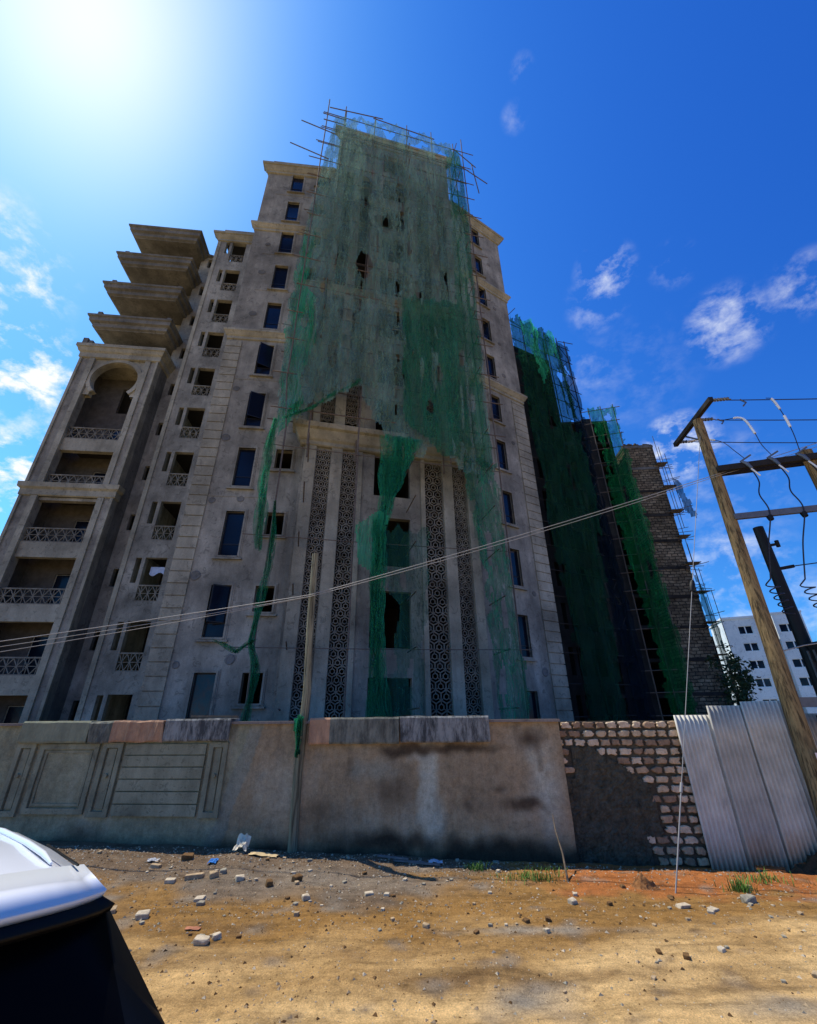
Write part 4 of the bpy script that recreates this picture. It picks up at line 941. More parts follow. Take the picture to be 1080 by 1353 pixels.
while z < 1.98:
    h = .142; a = -.16-.1*(row % 2)
    while a < 2.42:
        w = rnd.uniform(.17,.26); x0, x1 = max(a,-.15), min(a+w-.03, 2.44); zc = z+h/2
        if x1-x0 > .06 and not (render_edge((x0+x1)/2, zc) ):
            n = 16; ring = []; cx, cz = (x0+x1)/2, zc; rx, rz_ = (x1-x0)/2, (h-.03)/2
            for i in range(n):
                t_ = 2*pi*i/n; s_ = 1/ max(abs(cos(t_)), abs(sin(t_)))**.75; k = s_*(.96+.42*nz(cos(t_)*1.6+a*9, sin(t_)*1.6+z*9, 6))
                ring.append((cx+cos(t_)*rx*k*.93, cz+sin(t_)*rz_*k*.93))
            y = -.012-.02*rnd.random()
            vs = [(p[0],.04,p[1]) for p in ring]+[(p[0],y+.012,p[1]) for p in ring]+[(cx+(p[0]-cx)*.82,y,cz+(p[1]-cz)*.82) for p in ring]
            fs = [(i, (i+1)%n, n+(i+1)%n, n+i) for i in range(n)]+[(n+i, n+(i+1)%n, 2*n+(i+1)%n, 2*n+i) for i in range(n)]+[tuple(range(2*n,3*n))]
            b.add(vs, fs, rnd.randrange(4))
        a += w
    z += h; row += 1
b.build('block_course', bt, sw, FSW)
b = MB(); st = .025; idx = {}
def rv(i, j):
    if (i,j) not in idx:
        a, z = -.2+i*st, -.35+j*st; b.v.append((a, -.010-.02*nz(a*5,z*5,1)-.035*abs(nz(a*13,z*13,4))-.02*nz(a*29,z*29,4), z)); idx[(i,j)] = len(b.v)-1
    return idx[(i,j)]
for i in range(74):
    for j in range(84):
        a, z = -.2+(i+.5)*st, -.35+(j+.5)*st
        if render_edge(a, z) and a > -.15: b.f.append((rv(i,j),rv(i+1,j),rv(i+1,j+1),rv(i,j+1))); b.mi.append(0); b.sm.append(False)
rm = NT('rough dark render'); rm.set(rm.ramp(rm.noise(7, 8, .78), [(.3, (.03,.027,.018)), (.5, (.10,.09,.06)), (.62, (.14,.125,.085)), (.75, (.32,.29,.2))]), .95, .1); rm.bump(rm.noise(38, 6, .85), 1.0, .03); b.build('render_patch', rm.m, sw, FSW)
# ---- corrugated sheets
def m_iron(name, col):
    t = NT(name); c = t.mix(1.0, col, t.ramp(t.noise(2.2, 7, .7), [(.3, .7), (.7, 1.15)]), 'MULTIPLY')
    c = t.mix(t.ramp(t.noise(5, 8, .75, stretch=(1,1,.35)), [(.60, 0), (.74, .7)]), c, (.16,.13,.11)); t.set(c, .6, .2, .0); t.bump(t.noise(40, 3, .6), .08, .01); return t.m
def iron(x, y, az, w, zb, zt, label, mat, tilt=0, lift=0):
    fr = Frame(x, y, az); b = MB(); n = int(w/.076*8); vs = []; m = 5
    for j in range(m+1):
        for i in range(n+1):
            a = w*i/n; e = (.04*nz(a*3, 7, x*5) if j == 0 else 0)
            z = zb(a)+(zt(a)-zb(a))*j/m+e; vs.append((a, -.021*sin(2*pi*a/.076)+.02*nz(a*1.2, z*.9, x), z))
    k = len(vs); vs += [(v[0], v[1]+.004, v[2]) for v in vs]
    fs = [(j*(n+1)+i, j*(n+1)+i+1, (j+1)*(n+1)+i+1, (j+1)*(n+1)+i) for j in range(m) for i in range(n)]
    fs += [tuple(k+q for q in f[::-1]) for f in fs]
    for i in range(n): fs.append((k+i, k+i+1, i+1, i)); fs.append((m*(n+1)+i, m*(n+1)+i+1, k+m*(n+1)+i+1, k+m*(n+1)+i))
    for j in range(m):
        for c0 in (0, n): fs.append((j*(n+1)+c0, (j+1)*(n+1)+c0, k+(j+1)*(n+1)+c0, k+j*(n+1)+c0))
    b.add(vs, fs, 0, True); o = b.build('corrugated_sheet', mat, None, fr, (0,0,0)); o.rotation_euler = (0, tilt, fr.rz)
    tag(o, label, 'metal sheet', 'corrugated iron sheets closing the gap in the wall'); return o
iron(4.78, 8.56, 94, .68, lambda a: -.14, lambda a: 2.09, 'leftmost and lowest corrugated iron sheet, its edge over the tan stone blocks', m_iron('galvanised sheet', (.60,.56,.46)))
iron(5.36, 8.47, 94, .66, lambda a: -.05-.1*(a > .5), lambda a: 2.24, 'middle corrugated iron sheet, overlapped on both sides', m_iron('dull galvanised sheet', (.50,.465,.38)))
iron(5.93, 8.38, 94, 1.05, lambda a: .0+.03*a, lambda a: 2.30+.02*a, 'widest and tallest corrugated iron sheet beside the timber utility pole', m_iron('warm galvanised sheet', (.56,.52,.42)))
iron(7.05, 8.62, 94, 1.2, lambda a: .1, lambda a: 2.1, 'corrugated iron sheet behind the timber utility pole', m_iron('grey galvanised sheet', (.42,.39,.32)))
# soil heap under the sheet's right end
def heap(x, y, rx, ry, h, name, label, mat, seed):
    b = MB(); n, m = 22, 9; vs = [(x, y, ground_h(x, y)+h)]
    for j in range(1, m+1):
        for i in range(n):
            t_ = 2*pi*i/n; r_ = j/m; k = 1+.25*nz(cos(t_)*1.5, sin(t_)*1.5, seed); px, py = x+cos(t_)*rx*r_*k, y+sin(t_)*ry*r_*k
            vs.append((px, py, ground_h(px, py)-.02+h*(1-r_**1.6)*(1+.9*nz(px*14, py*14, seed)+.5*nz(px*31, py*31, seed))+.03*nz(px*20, py*20, seed)))
    fs = [(0, 1+i, 1+(i+1)%n) for i in range(n)]+[(1+(j-1)*n+i, 1+j*n+i, 1+j*n+(i+1)%n, 1+(j-1)*n+(i+1)%n) for j in range(1, m) for i in range(n)]
    b.add(vs, fs); o = rebase(b.build(name, mat, None)); tag(o, label, 'soil heap'); return o
soil = NT('dark clods'); soil.set(soil.ramp(soil.noise(12, 8, .8), [(.3, (.05,.03,.018)), (.7, (.16,.09,.045))]), .95, .1); soil.bump(soil.noise(25, 7, .8), 1, .05)
heap(6.55, 8.25, .8, .3, .28, 'soil_heap', 'dark heap of soil under the right end of the iron sheets', soil.m, 2)

# ------------------------------------------------------------------ poles and wires
b = MB(); pts = [(-2.02,8.98,-.15),(-2.05,8.99,1.2),(-2.02,9.0,2.6),(-2.08,9.0,4.0),(-2.10,9.0,5.42)]; b.tube(pts, [.085,.082,.08,.077,.072], 12)
lp = thing('timber_pole', (-2.02, 8.98, 0), 'short leaning greenish timber pole at the foot of the plastered wall', 'pole'); b.build('pole_shaft', M['pole_grey'], lp)
b = MB()
for i in range(7): b.tube([(-2.1+.1*cos(t_*.7)*1.0, 9.0+.1*sin(t_*.7), 1.9+i*.03+.01*sin(t_)) for t_ in range(10)], .018, 5)
b.build('band', M['net_green'], lp)
ribbon_bundle([(-.03,2.12,.12,.14),(-.06,1.9,.13,.1),(-.06,1.6,.13,.07),(-.05,1.5,.12,.04)], .1, 'green_rag', 'green net rag knotted round the short timber pole', strips=4, seed=19, fr=FW)
bpy.data.objects['green_rag']['category'] = 'rag'
UP = thing('utility_pole', (6.8, 8.4, 0), 'tall yellow brown timber utility pole frame with crossarms right of the iron sheets', 'utility pole')
b = MB(); pb, ptp = Vector((6.48,8.06,-.3)), Vector((7.40,8.76,8.85)); n = 22
b.tube([pb.lerp(ptp, i/n)+Vector((.015*nz(i*.4,1,1), .015*nz(i*.4,2,2), 0)) for i in range(n+1)], [.155-.045*i/n for i in range(n+1)], 14); b.build('pole_shaft', M['pole'], UP)
b = MB(); p2b, p2t = Vector((8.95,7.95,-.3)), Vector((9.02,8.1,7.45)); b.tube([p2b.lerp(p2t, i/12) for i in range(13)], [.15-.03*i/12 for i in range(13)], 14); b.build('pole_shaft', M['pole'], UP)
M['arm'] = m_flat('dark crossarm timber', (.02,.017,.015), .8, .4, 12, .3)
M['arm_steel'] = m_flat('grey steel channel', (.13,.135,.15), .5, .3, 8, .1, .5, .4)
b = MB(); b.bar((7.3,8.02,8.93),(7.53,9.95,8.93),.10,.12); b.build('crossarm', M['arm'], UP)
b = MB(); b.bar((7.5,9.45,8.86),(7.36,8.72,8.2),.05,.03); b.build('brace', M['steel'], UP)
A2a, A2bq = Vector((7.18,8.45,7.22)), Vector((9.15,7.9,7.22))
b = MB(); b.bar(A2a, A2bq, .09, .14); b.bar(A2a+Vector((.04,.24,0)), A2bq+Vector((.04,.24,0)), .07, .13); b.build('crossarm', M['arm'], UP)
A3a, A3b = Vector((7.12,8.42,5.98)), Vector((9.6,7.75,5.98))
b = MB(); b.bar(A3a, A3b, .08, .13); b.build('crossarm', M['arm_steel'], UP)
for k in (.27, .53, .80):
    p = A2a.lerp(A2bq, k)+Vector((0,-.06,0))
    b = MB(); b.tube([p+Vector((-.05,.05,.10)), p+Vector((.0,0,.02)), p+Vector((.03,-.05,-.14))], [.03,.045,.03], 8); b.bar(p+Vector((-.02,.12,.14)), p+Vector((.16,-.02,.24)), .03); b.build('fuse_cutout', M['arm_steel'], UP)
    b = MB(); b.tube([p+Vector((.02,-.04,-.14)), p+Vector((.10,-.10,-.36))], .018, 6); b.build('fuse_tube', M['white'], UP)
    q = A3a.lerp(A3b, k*.92+.0); b = MB(); b.tube([q+Vector((0,-.02,-.16)), q+Vector((0,0,-.06))], [.05,.06], 8); b.build('arrester', M['black'], UP)
phases = [(7.36,8.15,9.0), (7.45,8.9,8.98), (7.5,9.85,8.96)]
for p in phases:
    b = MB(); v = Vector(p)
    for i in range(5): b.tube([v+Vector((.12+.07*i,-.01*i,0)), v+Vector((.15+.07*i,-.01*i,0))], .045, 8)
    b.tube([v, v+Vector((.5,-.04,-.01))], .014, 6); b.build('insulator', M['steel'], UP)
b = MB(); b.tube([(7.36+.7,8.1,8.97),(7.36+.8,8.08,8.86),(7.36+.68,8.06,8.74)], .02, 6); b.tube([(7.45+.55,8.85,8.96),(7.45+.68,8.83,8.88),(7.45+.6,8.82,8.8)], .02, 6); b.build('connector', M['steel'], UP)
def cable(pts, r, label, mat='cable', sag=0, group=None, name='cable', n=24, cat='cable'):
    P = []
    pts = [Vector(p) for p in pts]
    for i in range(len(pts)-1):
        for k in range(n if i == len(pts)-2 else n):
            t_ = k/n; P.append(pts[i].lerp(pts[i+1], t_)-Vector((0,0,sag*4*t_*(1-t_)*(pts[i+1]-pts[i]).length/10)))
    P.append(pts[-1]); b = MB(); b.tube(P, r, 6); o = rebase(b.build(name, M[mat], None)); tag(o, label, cat, group); return o
lv = [(-15,8.4,2.6),(-2.12,8.9,4.46),(7.22,8.5,7.13),(16,8.3,10.0)]
cable(lv, .008, 'upper strand of the long pale wire pair crossing in front of the building', sag=.06)
cable([(-15,8.42,2.5),(-2.1,8.88,4.42),(7.22,8.45,7.07),(16,8.2,9.82)], .006, 'lower strand of the long pale wire pair crossing in front of the building', sag=.09)
cable([(-15,8.2,2.3),(-2.12,8.9,4.42)], .006, 'thin grey wire sagging at left below the long wire pair', sag=.12)
cable([(7.8,8.12,8.97),(18,7.2,8.6)], .012, 'top line wire leaving the utility pole to the right', 'cable_dark', .1)
cable([(7.95,8.86,8.95),(18,8.0,8.55)], .012, 'middle line wire leaving the utility pole to the right', 'cable_dark', .12)
cable([(8.0,9.8,8.93),(18,9.0,8.5)], .012, 'rear line wire leaving the utility pole to the right', 'cable_dark', .12)
def smooth_path(pts, k=10):
    P = [Vector(p) for p in pts]; Q = [P[0]*2-P[1]]+P+[P[-1]*2-P[-2]]; out = []
    for i in range(1, len(Q)-2):
        for j in range(k):
            t = j/k; a, b_, c, d = Q[i-1], Q[i], Q[i+1], Q[i+2]
            out.append(.5*((2*b_)+(c-a)*t+(2*a-5*b_+4*c-d)*t*t+(3*b_-a-3*c+d)*t**3))
    return out+[P[-1]]
def jumper(pts, sleeve, label):
    o = thing('jumper_wire', pts[-1], label, 'wire'); P = smooth_path(pts)
    def bz_(t_):
        u = t_*(len(P)-1); i = min(int(u), len(P)-2); return P[i].lerp(P[i+1], u-i)
    b = MB(); b.tube(P, .009, 6); b.build('wire', M['cable_dark'], o)
    for s0, s1 in sleeve: b = MB(); b.tube([bz_(s0+(s1-s0)*i/8) for i in range(9)], .026, 8); b.build('sleeve', M['white'], o)
arm = lambda k: A2a.lerp(A2bq, k)+Vector((.05,0,.2))
jumper([(8.62,8.02,8.94),(8.72,7.98,8.85),(8.78,7.96,8.4),(8.80,7.96,7.9),arm(.80)], [(.2,.42),(.52,.68)], 'white sleeved jumper dropping from the top line wire to the right fuse')
jumper([(8.2,8.85,8.95),(8.4,8.6,8.8),(8.4,8.45,8.3),(8.3,8.3,7.8),arm(.53)], [(.12,.55)], 'white sleeved jumper curving down to the middle fuse')
jumper([(7.75,9.8,8.94),(8.0,9.5,8.8),(8.2,9.2,8.5),(7.9,8.6,7.8),arm(.27)], [(.02,.2),(.28,.4)], 'white sleeved jumper under the rear line wire')
def dropper(k, drop, label, coil=True):
    p = A2a.lerp(A2bq, k)+Vector((.04,-.08,-.14)); q = A3a.lerp(A3b, k*.92)+Vector((0,-.05,0)); e = Vector(drop)
    P = [p, p.lerp(q,.3)+Vector((.05,0,0)), p.lerp(q,.6)+Vector((-.06,0,0)), q, q.lerp(e,.5)+Vector((-.03,0,0)), e]
    P = smooth_path(P)
    if coil:
        for i in range(45):
            t_ = i/44; P.append(e+Vector((-.02+.1*cos(t_*2*pi*4.5+pi)+.14*t_, .1*sin(t_*2*pi*4.5), -.1-.62*t_)))
    b = MB(); b.tube(P, .013, 6); o = rebase(b.build('dropper_cable', M['cable_dark'], None)); tag(o, label, 'cable', 'coiled droppers to the transformer')
dropper(.27, (7.50,8.55,4.62), 'leftmost coiled dark cable dropping from the fuses beside the black pole')
dropper(.53, (8.02,8.35,4.55), 'middle coiled dark cable dropping toward the transformer')
dropper(.80, (8.75,8.2,4.3), 'rightmost dark cable dropping from the fuses out of the picture', False)
bp = thing('steel_pole', (7.75, 9.2, 0), 'black pole with a flat cut top behind the utility pole', 'pole')
b = MB(); b.tube([(7.98,8.95,-.2),(8.02,8.95,2.5),(8.02,8.95,5.95)], [.14,.125,.1], 14); b.build('pole_shaft', M['black'], bp)
b = MB(); b.bar((8.1,8.92,5.5),(8.25,8.88,5.52),.05); b.tube([(8.25,8.88,5.45),(8.25,8.88,5.6)], .04, 8); b.build('bracket', M['black'], bp)
b = MB(); b.bar((8.1,8.9,4.95),(8.35,8.82,4.98),.06); b.build('bracket', M['black'], bp)
cable([(8.33,8.82,4.98),(14,8.4,5.6)], .012, 'short dark wire leaving the black pole to the right', 'cable_dark')
# transformer on its beams
tr = thing('transformer', (8.5, 8.6, 2.35), 'black ribbed transformer tank hung between the poles', 'transformer')
b = MB(); b.box(7.98, 9.2, 8.15, 8.75, 2.45, 3.3); b.build('tank', M['black'], tr)
b = MB()
for i in range(8): b.box(8.02+i*.15, 8.06+i*.15, 7.9, 8.14, 2.55, 3.2)
for i in range(4): b.box(7.74, 7.97, 8.2+i*.14, 8.24+i*.14, 2.55, 3.2)
b.build('cooling_fin', M['arm_steel'], tr)
b = MB(); b.box(7.9, 9.3, 8.08, 8.82, 3.3, 3.36); b.build('lid', M['black'], tr)
for x in (8.1, 8.5, 8.9):
    b = MB()
    for i in range(5): b.tube([(x,8.4,3.38+i*.06),(x,8.4,3.42+i*.06)], .06-.004*i, 10)
    b.tube([(x,8.4,3.36),(x,8.4,3.75)], .02, 6); b.build('bushing', M['arm_steel'], tr)
b = MB(); b.box(7.75, 7.95, 8.25, 8.6, 3.0, 3.3); b.build('conservator', M['black'], tr)
b = MB(); b.bar((6.85,8.30,2.28),(9.3,7.78,2.28),.1,.16); b.build('support_beam', M['arm_steel'], UP)
b = MB(); b.bar((7.0,8.12,2.02),(7.6,7.98,1.98),.08,.1); b.build('bracket', M['black'], UP)
cable([(7.6,8.0,1.98),(7.5,7.95,2.3),(7.35,7.9,2.2),(7.3,7.95,1.8),(7.5,8.0,1.55),(8,8,1.5)], .02, 'looped dark cable by the foot of the utility pole', 'cable_dark', n=6)
b = MB(); b.box(7.42, 7.7, 7.85, 7.95, 1.9, 2.12); o = rebase(b.build('meter_box', M['white'], None)); tag(o, 'small pale box on the bracket of the utility pole', 'box')
cable([(6.95,8.3,3.15),(7.4,8.3,3.25),(9.3,8.0,3.5)], .012, 'thin wire tied round the utility pole toward the transformer', 'cable')
# warning plate
wp = thing('warning_plate', (6.77, 7.96, 1.2), 'small pinkish white plate with a dark red mark on the utility pole', 'sign')
FP = Frame(6.60, 7.96, 97); b = MB(); b.box(0, .34, 0, .012, 1.22, 1.52)
t = NT('pale plate'); t.set(t.mix(t.ramp(t.noise(9,5,.7), [(.5,0),(.7,.5)]), (.75,.62,.6), (.6,.4,.38)), .5, .3); b.build('plate', t.m, wp, FP)
b = MB(); red = m_flat('dark red print', (.25,.02,.03), .6, .2)
for i in range(5):
    an = R(90+72*i+15); b.bar2(.19, 1.36, .19+.085*cos(an), 1.36+.085*sin(an), .035, -.004, -.0005-.0002*i)
b.build('mark', red, wp, FP)
# guy wire with its insulator
gw = thing('guy_wire', (3.52, 7.3, 0), 'thin pale guy wire running from the road edge up to the utility pole top', 'guy wire')
g0, g1 = Vector((3.52,7.32,-.05)), Vector((7.38,8.72,8.6))
b = MB(); b.tube([g0, g0.lerp(g1,.5), g1], .006, 6); b.build('wire', M['cable'], gw)
b = MB(); b.tube([g0, g0.lerp(g1,.13)], .010, 6); b.tube([g0.lerp(g1,.128), g0.lerp(g1,.142)], .022, 6); b.build('anchor_rod', M['cable'], gw)
b = MB(); k = g0.lerp(g1,.495); k2 = g0.lerp(g1,.52); b.tube([k, k.lerp(k2,.3), k.lerp(k2,.7), k2], [.03,.05,.05,.03], 8); b.build('insulator', M['black'], gw)
# stick leaning on the wall
b = MB(); b.tube([(2.18,7.55,-.1),(2.25,7.9,.25),(2.27,8.2,.48),(2.3,8.35,.66)], [.016,.014,.012,.007], 6); o = rebase(b.build('stick', M['timber'], None)); tag(o, 'thin crooked stick stuck in the soil where plaster meets stone', 'stick')

# ------------------------------------------------------------------ stones and litter
def rock_mesh(seed, sx, sy, sz, mat, n=16):
    rnd = random.Random(seed); bm = bmesh.new()
    for cx_ in (-1, 1):
        for cy_ in (-1, 1):
            for cz_ in (0, 1):
                k = rnd.uniform(.62, 1.0); bm.verts.new((cx_*sx*k, cy_*sy*rnd.uniform(.65, 1), (cz_*rnd.uniform(.7, 1.05)-.04)*sz*1.7))
    for _ in range(4): bm.verts.new((rnd.uniform(-1.05,1.05)*sx, rnd.uniform(-1.05,1.05)*sy, rnd.uniform(.2,.85)*sz*1.7))
    r = bmesh.ops.convex_hull(bm, input=bm.verts)
    bmesh.ops.delete(bm, geom=[e for e in r['geom_interior'] if isinstance(e, bmesh.types.BMVert)], context='VERTS')
    bmesh.ops.bevel(bm, geom=list(bm.edges), offset=min(sx,sy,sz)*.12, segments=1, affect='EDGES')
    m = bpy.data.meshes.new('rock'); bm.to_mesh(m); bm.free(); m.materials.append(mat); return m
def m_stone(name, c):
    t = NT(name); t.set(t.mix(1.0, c, t.ramp(t.noise(18, 7, .75), [(.3, .55), (.7, 1.25)]), 'MULTIPLY'), .95, .1); t.bump(t.noise(40, 6, .8), .7, .01); return t.m
MS = [m_stone('pale rubble', (.56,.46,.32)), m_stone('tan rubble', (.46,.33,.19)), m_stone('brown clod', (.17,.095,.04)), m_stone('grey rubble', (.33,.29,.21))]
def rock(x, y, sx, sy, sz, mi, rz, label, seed, group=None):
    o = place('rock', rock_mesh(seed, sx, sy, sz, MS[mi])); o.location = (x, y, ground_h(x, y)-sz*.35); o.rotation_euler = (0,0,rz); tag(o, label, 'rock', group); return o
named = [(-3.16,6.52,.075,.055,.05,0,.3,'flat topped pale stone nearest the car on the dirt'),
 (-2.19,5.92,.085,.06,.045,0,.1,'largest pale stone out on the open sandy dirt'),
 (-2.08,6.02,.05,.04,.04,0,.7,'small pale stone touching the largest stone on the sand'),
 (-3.60,6.62,.08,.06,.045,1,.5,'tan stone half hidden by the car spoiler'),
 (-3.85,8.05,.09,.05,.045,1,-.1,'flat tan stone left of the two long stones'),
 (-3.05,7.58,.13,.05,.04,1,.3,'long tan stone lying among the rubble'),
 (-3.32,7.46,.075,.05,.035,0,.1,'pale stone at the end of the long tan stone'),
 (-2.80,7.62,.075,.06,.055,1,.6,'blocky tan stone right of the long stone'),
 (-2.72,7.75,.05,.04,.05,3,.2,'grey stone behind the blocky tan stone'),
 (-2.40,7.55,.07,.05,.04,0,.4,'pale wedge stone left of the timber pole'),
 (-2.70,6.98,.07,.06,.03,0,.0,'broken pale chips in the middle of the rubble'),
 (-2.62,6.85,.05,.04,.035,3,.0,'grey lump under the broken pale chips'),
 (-3.5,8.32,.10,.07,.06,2,.2,'dark clod up the slope near the wall'),
 (-1.60,7.55,.075,.05,.06,2,.9,'dark cube of soil below the timber pole'),
 (-1.95,7.42,.05,.04,.06,2,.5,'dark upright clod left of the dark cube of soil'),
 (3.33,6.8,.085,.05,.025,0,.2,'flat white stone on the red soil in front of the guy wire'),
 (3.62,6.68,.07,.05,.02,0,.5,'flat pale stone right of the white stone on the red soil'),
 (4.25,6.95,.10,.06,.06,3,.3,'grey lump beside the grass at the right'),
 (2.0,6.86,.06,.045,.04,0,.6,'pale stone left of the red soil'),
 (-.55,7.12,.065,.045,.03,0,.2,'flat pale stone below the wall middle'),
 (-1.35,7.0,.06,.045,.04,0,.6,'pale pebble between the dark cube and the flat stone')]
for i, q in enumerate(named): rock(*q[:7], q[7], 100+i)
rnd = random.Random(11); protos = [rock_mesh(300+i, .03, .025, .018, MS[i % 4], 12) for i in range(12)]
for i in range(150):
    x = rnd.uniform(-5.2, 1.5) if i < 105 else rnd.uniform(1.2, 5.2); y = rnd.uniform(6.0, 8.75) if i < 120 else rnd.uniform(5.0, 7.0)
    o = place('rock', protos[i % 12]); s = rnd.choice((.45,.6,.8,1.0,1.3)); o.scale = (s*rnd.uniform(.8,1.3), s, s); o.location = (x, y, ground_h(x, y)-.004); o.rotation_euler = (0,0,rnd.random()*6.3)
    tag(o, 'small loose stone scattered on the dirt between car and wall', 'rock', 'small loose stones on the dirt')
clod = NT('orange clod'); clod.set(clod.ramp(clod.noise(14, 7, .8), [(.3, (.16,.06,.02)), (.7, (.5,.24,.09))]), .95, .1); clod.bump(clod.noise(30, 7, .8), 1, .03)
heap(3.2, 7.5, .2, .15, .11, 'soil_heap', 'small lumpy orange brown clod heap on the red soil beside the guy wire', clod.m, 9)
# gravel too fine to count
def gravel():
    rnd = random.Random(3); b = [MB() for _ in range(1)][0]; base = [(1,0,0),(-.5,.87,0),(-.5,-.87,0),(.1,.1,.8)]
    for i in range(15000):
        if i < 12000: x, y = rnd.uniform(-6.5, 5.5), 9.0-abs(rnd.gauss(0, 1.15))
        else: x, y = rnd.uniform(-3.5, 4.5), rnd.uniform(4.4, 7)
        if x > 1.5 and rnd.random() < .45: continue
        if y > 8.95-.07*(x+2): continue
        s = rnd.uniform(.004, .012) if rnd.random() < .82 else rnd.uniform(.012, .026); an = rnd.random()*6.3; z = ground_h(x, y)-.001; c, d = cos(an), sin(an)
        vs = [(x+(p[0]*c-p[1]*d)*s*rnd.uniform(.7,1.3), y+(p[0]*d+p[1]*c)*s*rnd.uniform(.7,1.3), z+(p[2]*s if p[2] else rnd.uniform(0,.25)*s)) for p in base]
        b.add(vs, [(0,1,3),(1,2,3),(2,0,3)], rnd.choice((0,0,1,1,1,2,2,3)))
    o = b.build('gravel', MS, None); tag(o, 'fine gravel and grit scattered over the dirt by the wall', 'gravel', kind='stuff')
gravel()
# grass at the wall foot
M['grass'] = m_leaf('grass blades', (.10,.2,.03))
def grass():
    rnd = random.Random(4); b = MB()
    for (cx, cy, rx, ry, n, h) in ((1.75,7.75,.35,.16,260,.13),(1.0,8.25,.2,.1,140,.14),(2.05,8.15,.3,.12,100,.1),(4.45,7.4,.16,.12,200,.17),(5.0,7.7,.35,.14,160,.13),(5.9,7.6,.3,.15,120,.12),(1.3,7.9,.4,.2,60,.08),(6.3,7.3,.4,.2,120,.1)):
        for i in range(int(n*.6)):
            x, y = cx+rnd.gauss(0,.5)*rx, cy+rnd.gauss(0,.5)*ry; z = ground_h(x,y)-.01; an = rnd.random()*6.3; l = h*rnd.uniform(.4,1.1); w = .006; le = rnd.uniform(.2,.8)*l
            dx, dy = cos(an), sin(an); b.add([(x-dy*w,y+dx*w,z),(x+dy*w,y-dx*w,z),(x+dx*le*.4+dy*w*.7,y+dy*le*.4-dx*w*.7,z+l*.6),(x+dx*le,y+dy*le,z+l*.9),(x+dx*le*.4-dy*w*.7,y+dy*le*.4+dx*w*.7,z+l*.6)], [(0,1,2,4),(4,2,3)])
    o = b.build('grass', M['grass'], None); tag(o, 'short green grass tufts at the foot of the walls', 'grass', kind='stuff')
grass()
# litter
def crumple(cx, cy, w, d, h, mat, name, label, cat, seed, n=14, curl=0):
    b = MB(); vs = []
    for j in range(n+1):
        for i in range(n+1):
            u, v = i/n-.5, j/n-.5; x = cx+u*w+.05*w*nz(v*5, u*3, seed); y = cy+v*d+.08*d*nz(u*4, v*4, seed+1)
            z = ground_h(x, y)+.012+h*(.5+.9*nz(u*2.4, v*2.4, seed+2)+.35*nz(u*7, v*7, seed+3))*max(.1, 1-1.3*(u*u+v*v))+curl*(v+.5)**2; vs.append((x, y, max(z, ground_h(x,y)+.004)))
    b.add(vs, [(j*(n+1)+i, j*(n+1)+i+1, (j+1)*(n+1)+i+1, (j+1)*(n+1)+i) for j in range(n) for i in range(n)]); o = rebase(b.build(name, mat, None)); tag(o, label, cat)
    sol = o.modifiers.new('thick', 'SOLIDIFY'); sol.thickness = .004; return o
crumple(-2.78, 8.62, .22, .2, .16, m_flat('sack cloth', (.78,.68,.48), .85, .3, 12), 'sack', 'crumpled cream sack standing against the wall foot left of the pole', 'sack', 3, curl=.17)
crumple(-2.38, 8.55, .46, .2, .035, m_flat('cardboard', (.62,.45,.22), .9, .25, 9), 'cardboard', 'flattened tan cardboard lying left of the timber pole foot', 'cardboard', 6)
crumple(-3.02, 8.1, .13, .12, .05, m_flat('blue plastic', (.015,.2,.55), .5, .2, 9), 'plastic_bag', 'small bright blue plastic rag on the grey gravel', 'litter', 8)
crumple(.38, 8.5, .22, .12, .07, m_flat('silver plastic', (.5,.52,.55), .3, .3, 9, .1, .6), 'plastic_bag', 'shiny grey plastic scrap at the foot of the wall middle', 'litter', 10)
crumple(-4.0, 8.25, .16, .09, .04, m_flat('grey plastic', (.42,.42,.40), .5, .3, 9), 'plastic_bag', 'grey plastic scrap near the car roof', 'litter', 13)
crumple(-2.42, 6.2, .16, .06, .01, m_flat('faded red wrapper', (.42,.16,.08), .8, .3, 9), 'wrapper', 'faded red wrapper trodden into the sand', 'litter', 15)
b = MB()
for i in range(3): b.bar((-.55+.25*i, 8.62-.06*i, ground_h(-.5+.25*i, 8.6)+.02), (-.05+.25*i, 8.55-.08*i, ground_h(0+.25*i, 8.5)+.03), .05, .02)
o = rebase(b.build('board', m_flat('grey driftwood', (.2,.18,.16), .9, .4, 12), None)); tag(o, 'dark broken board strips lying along the wall foot', 'board')

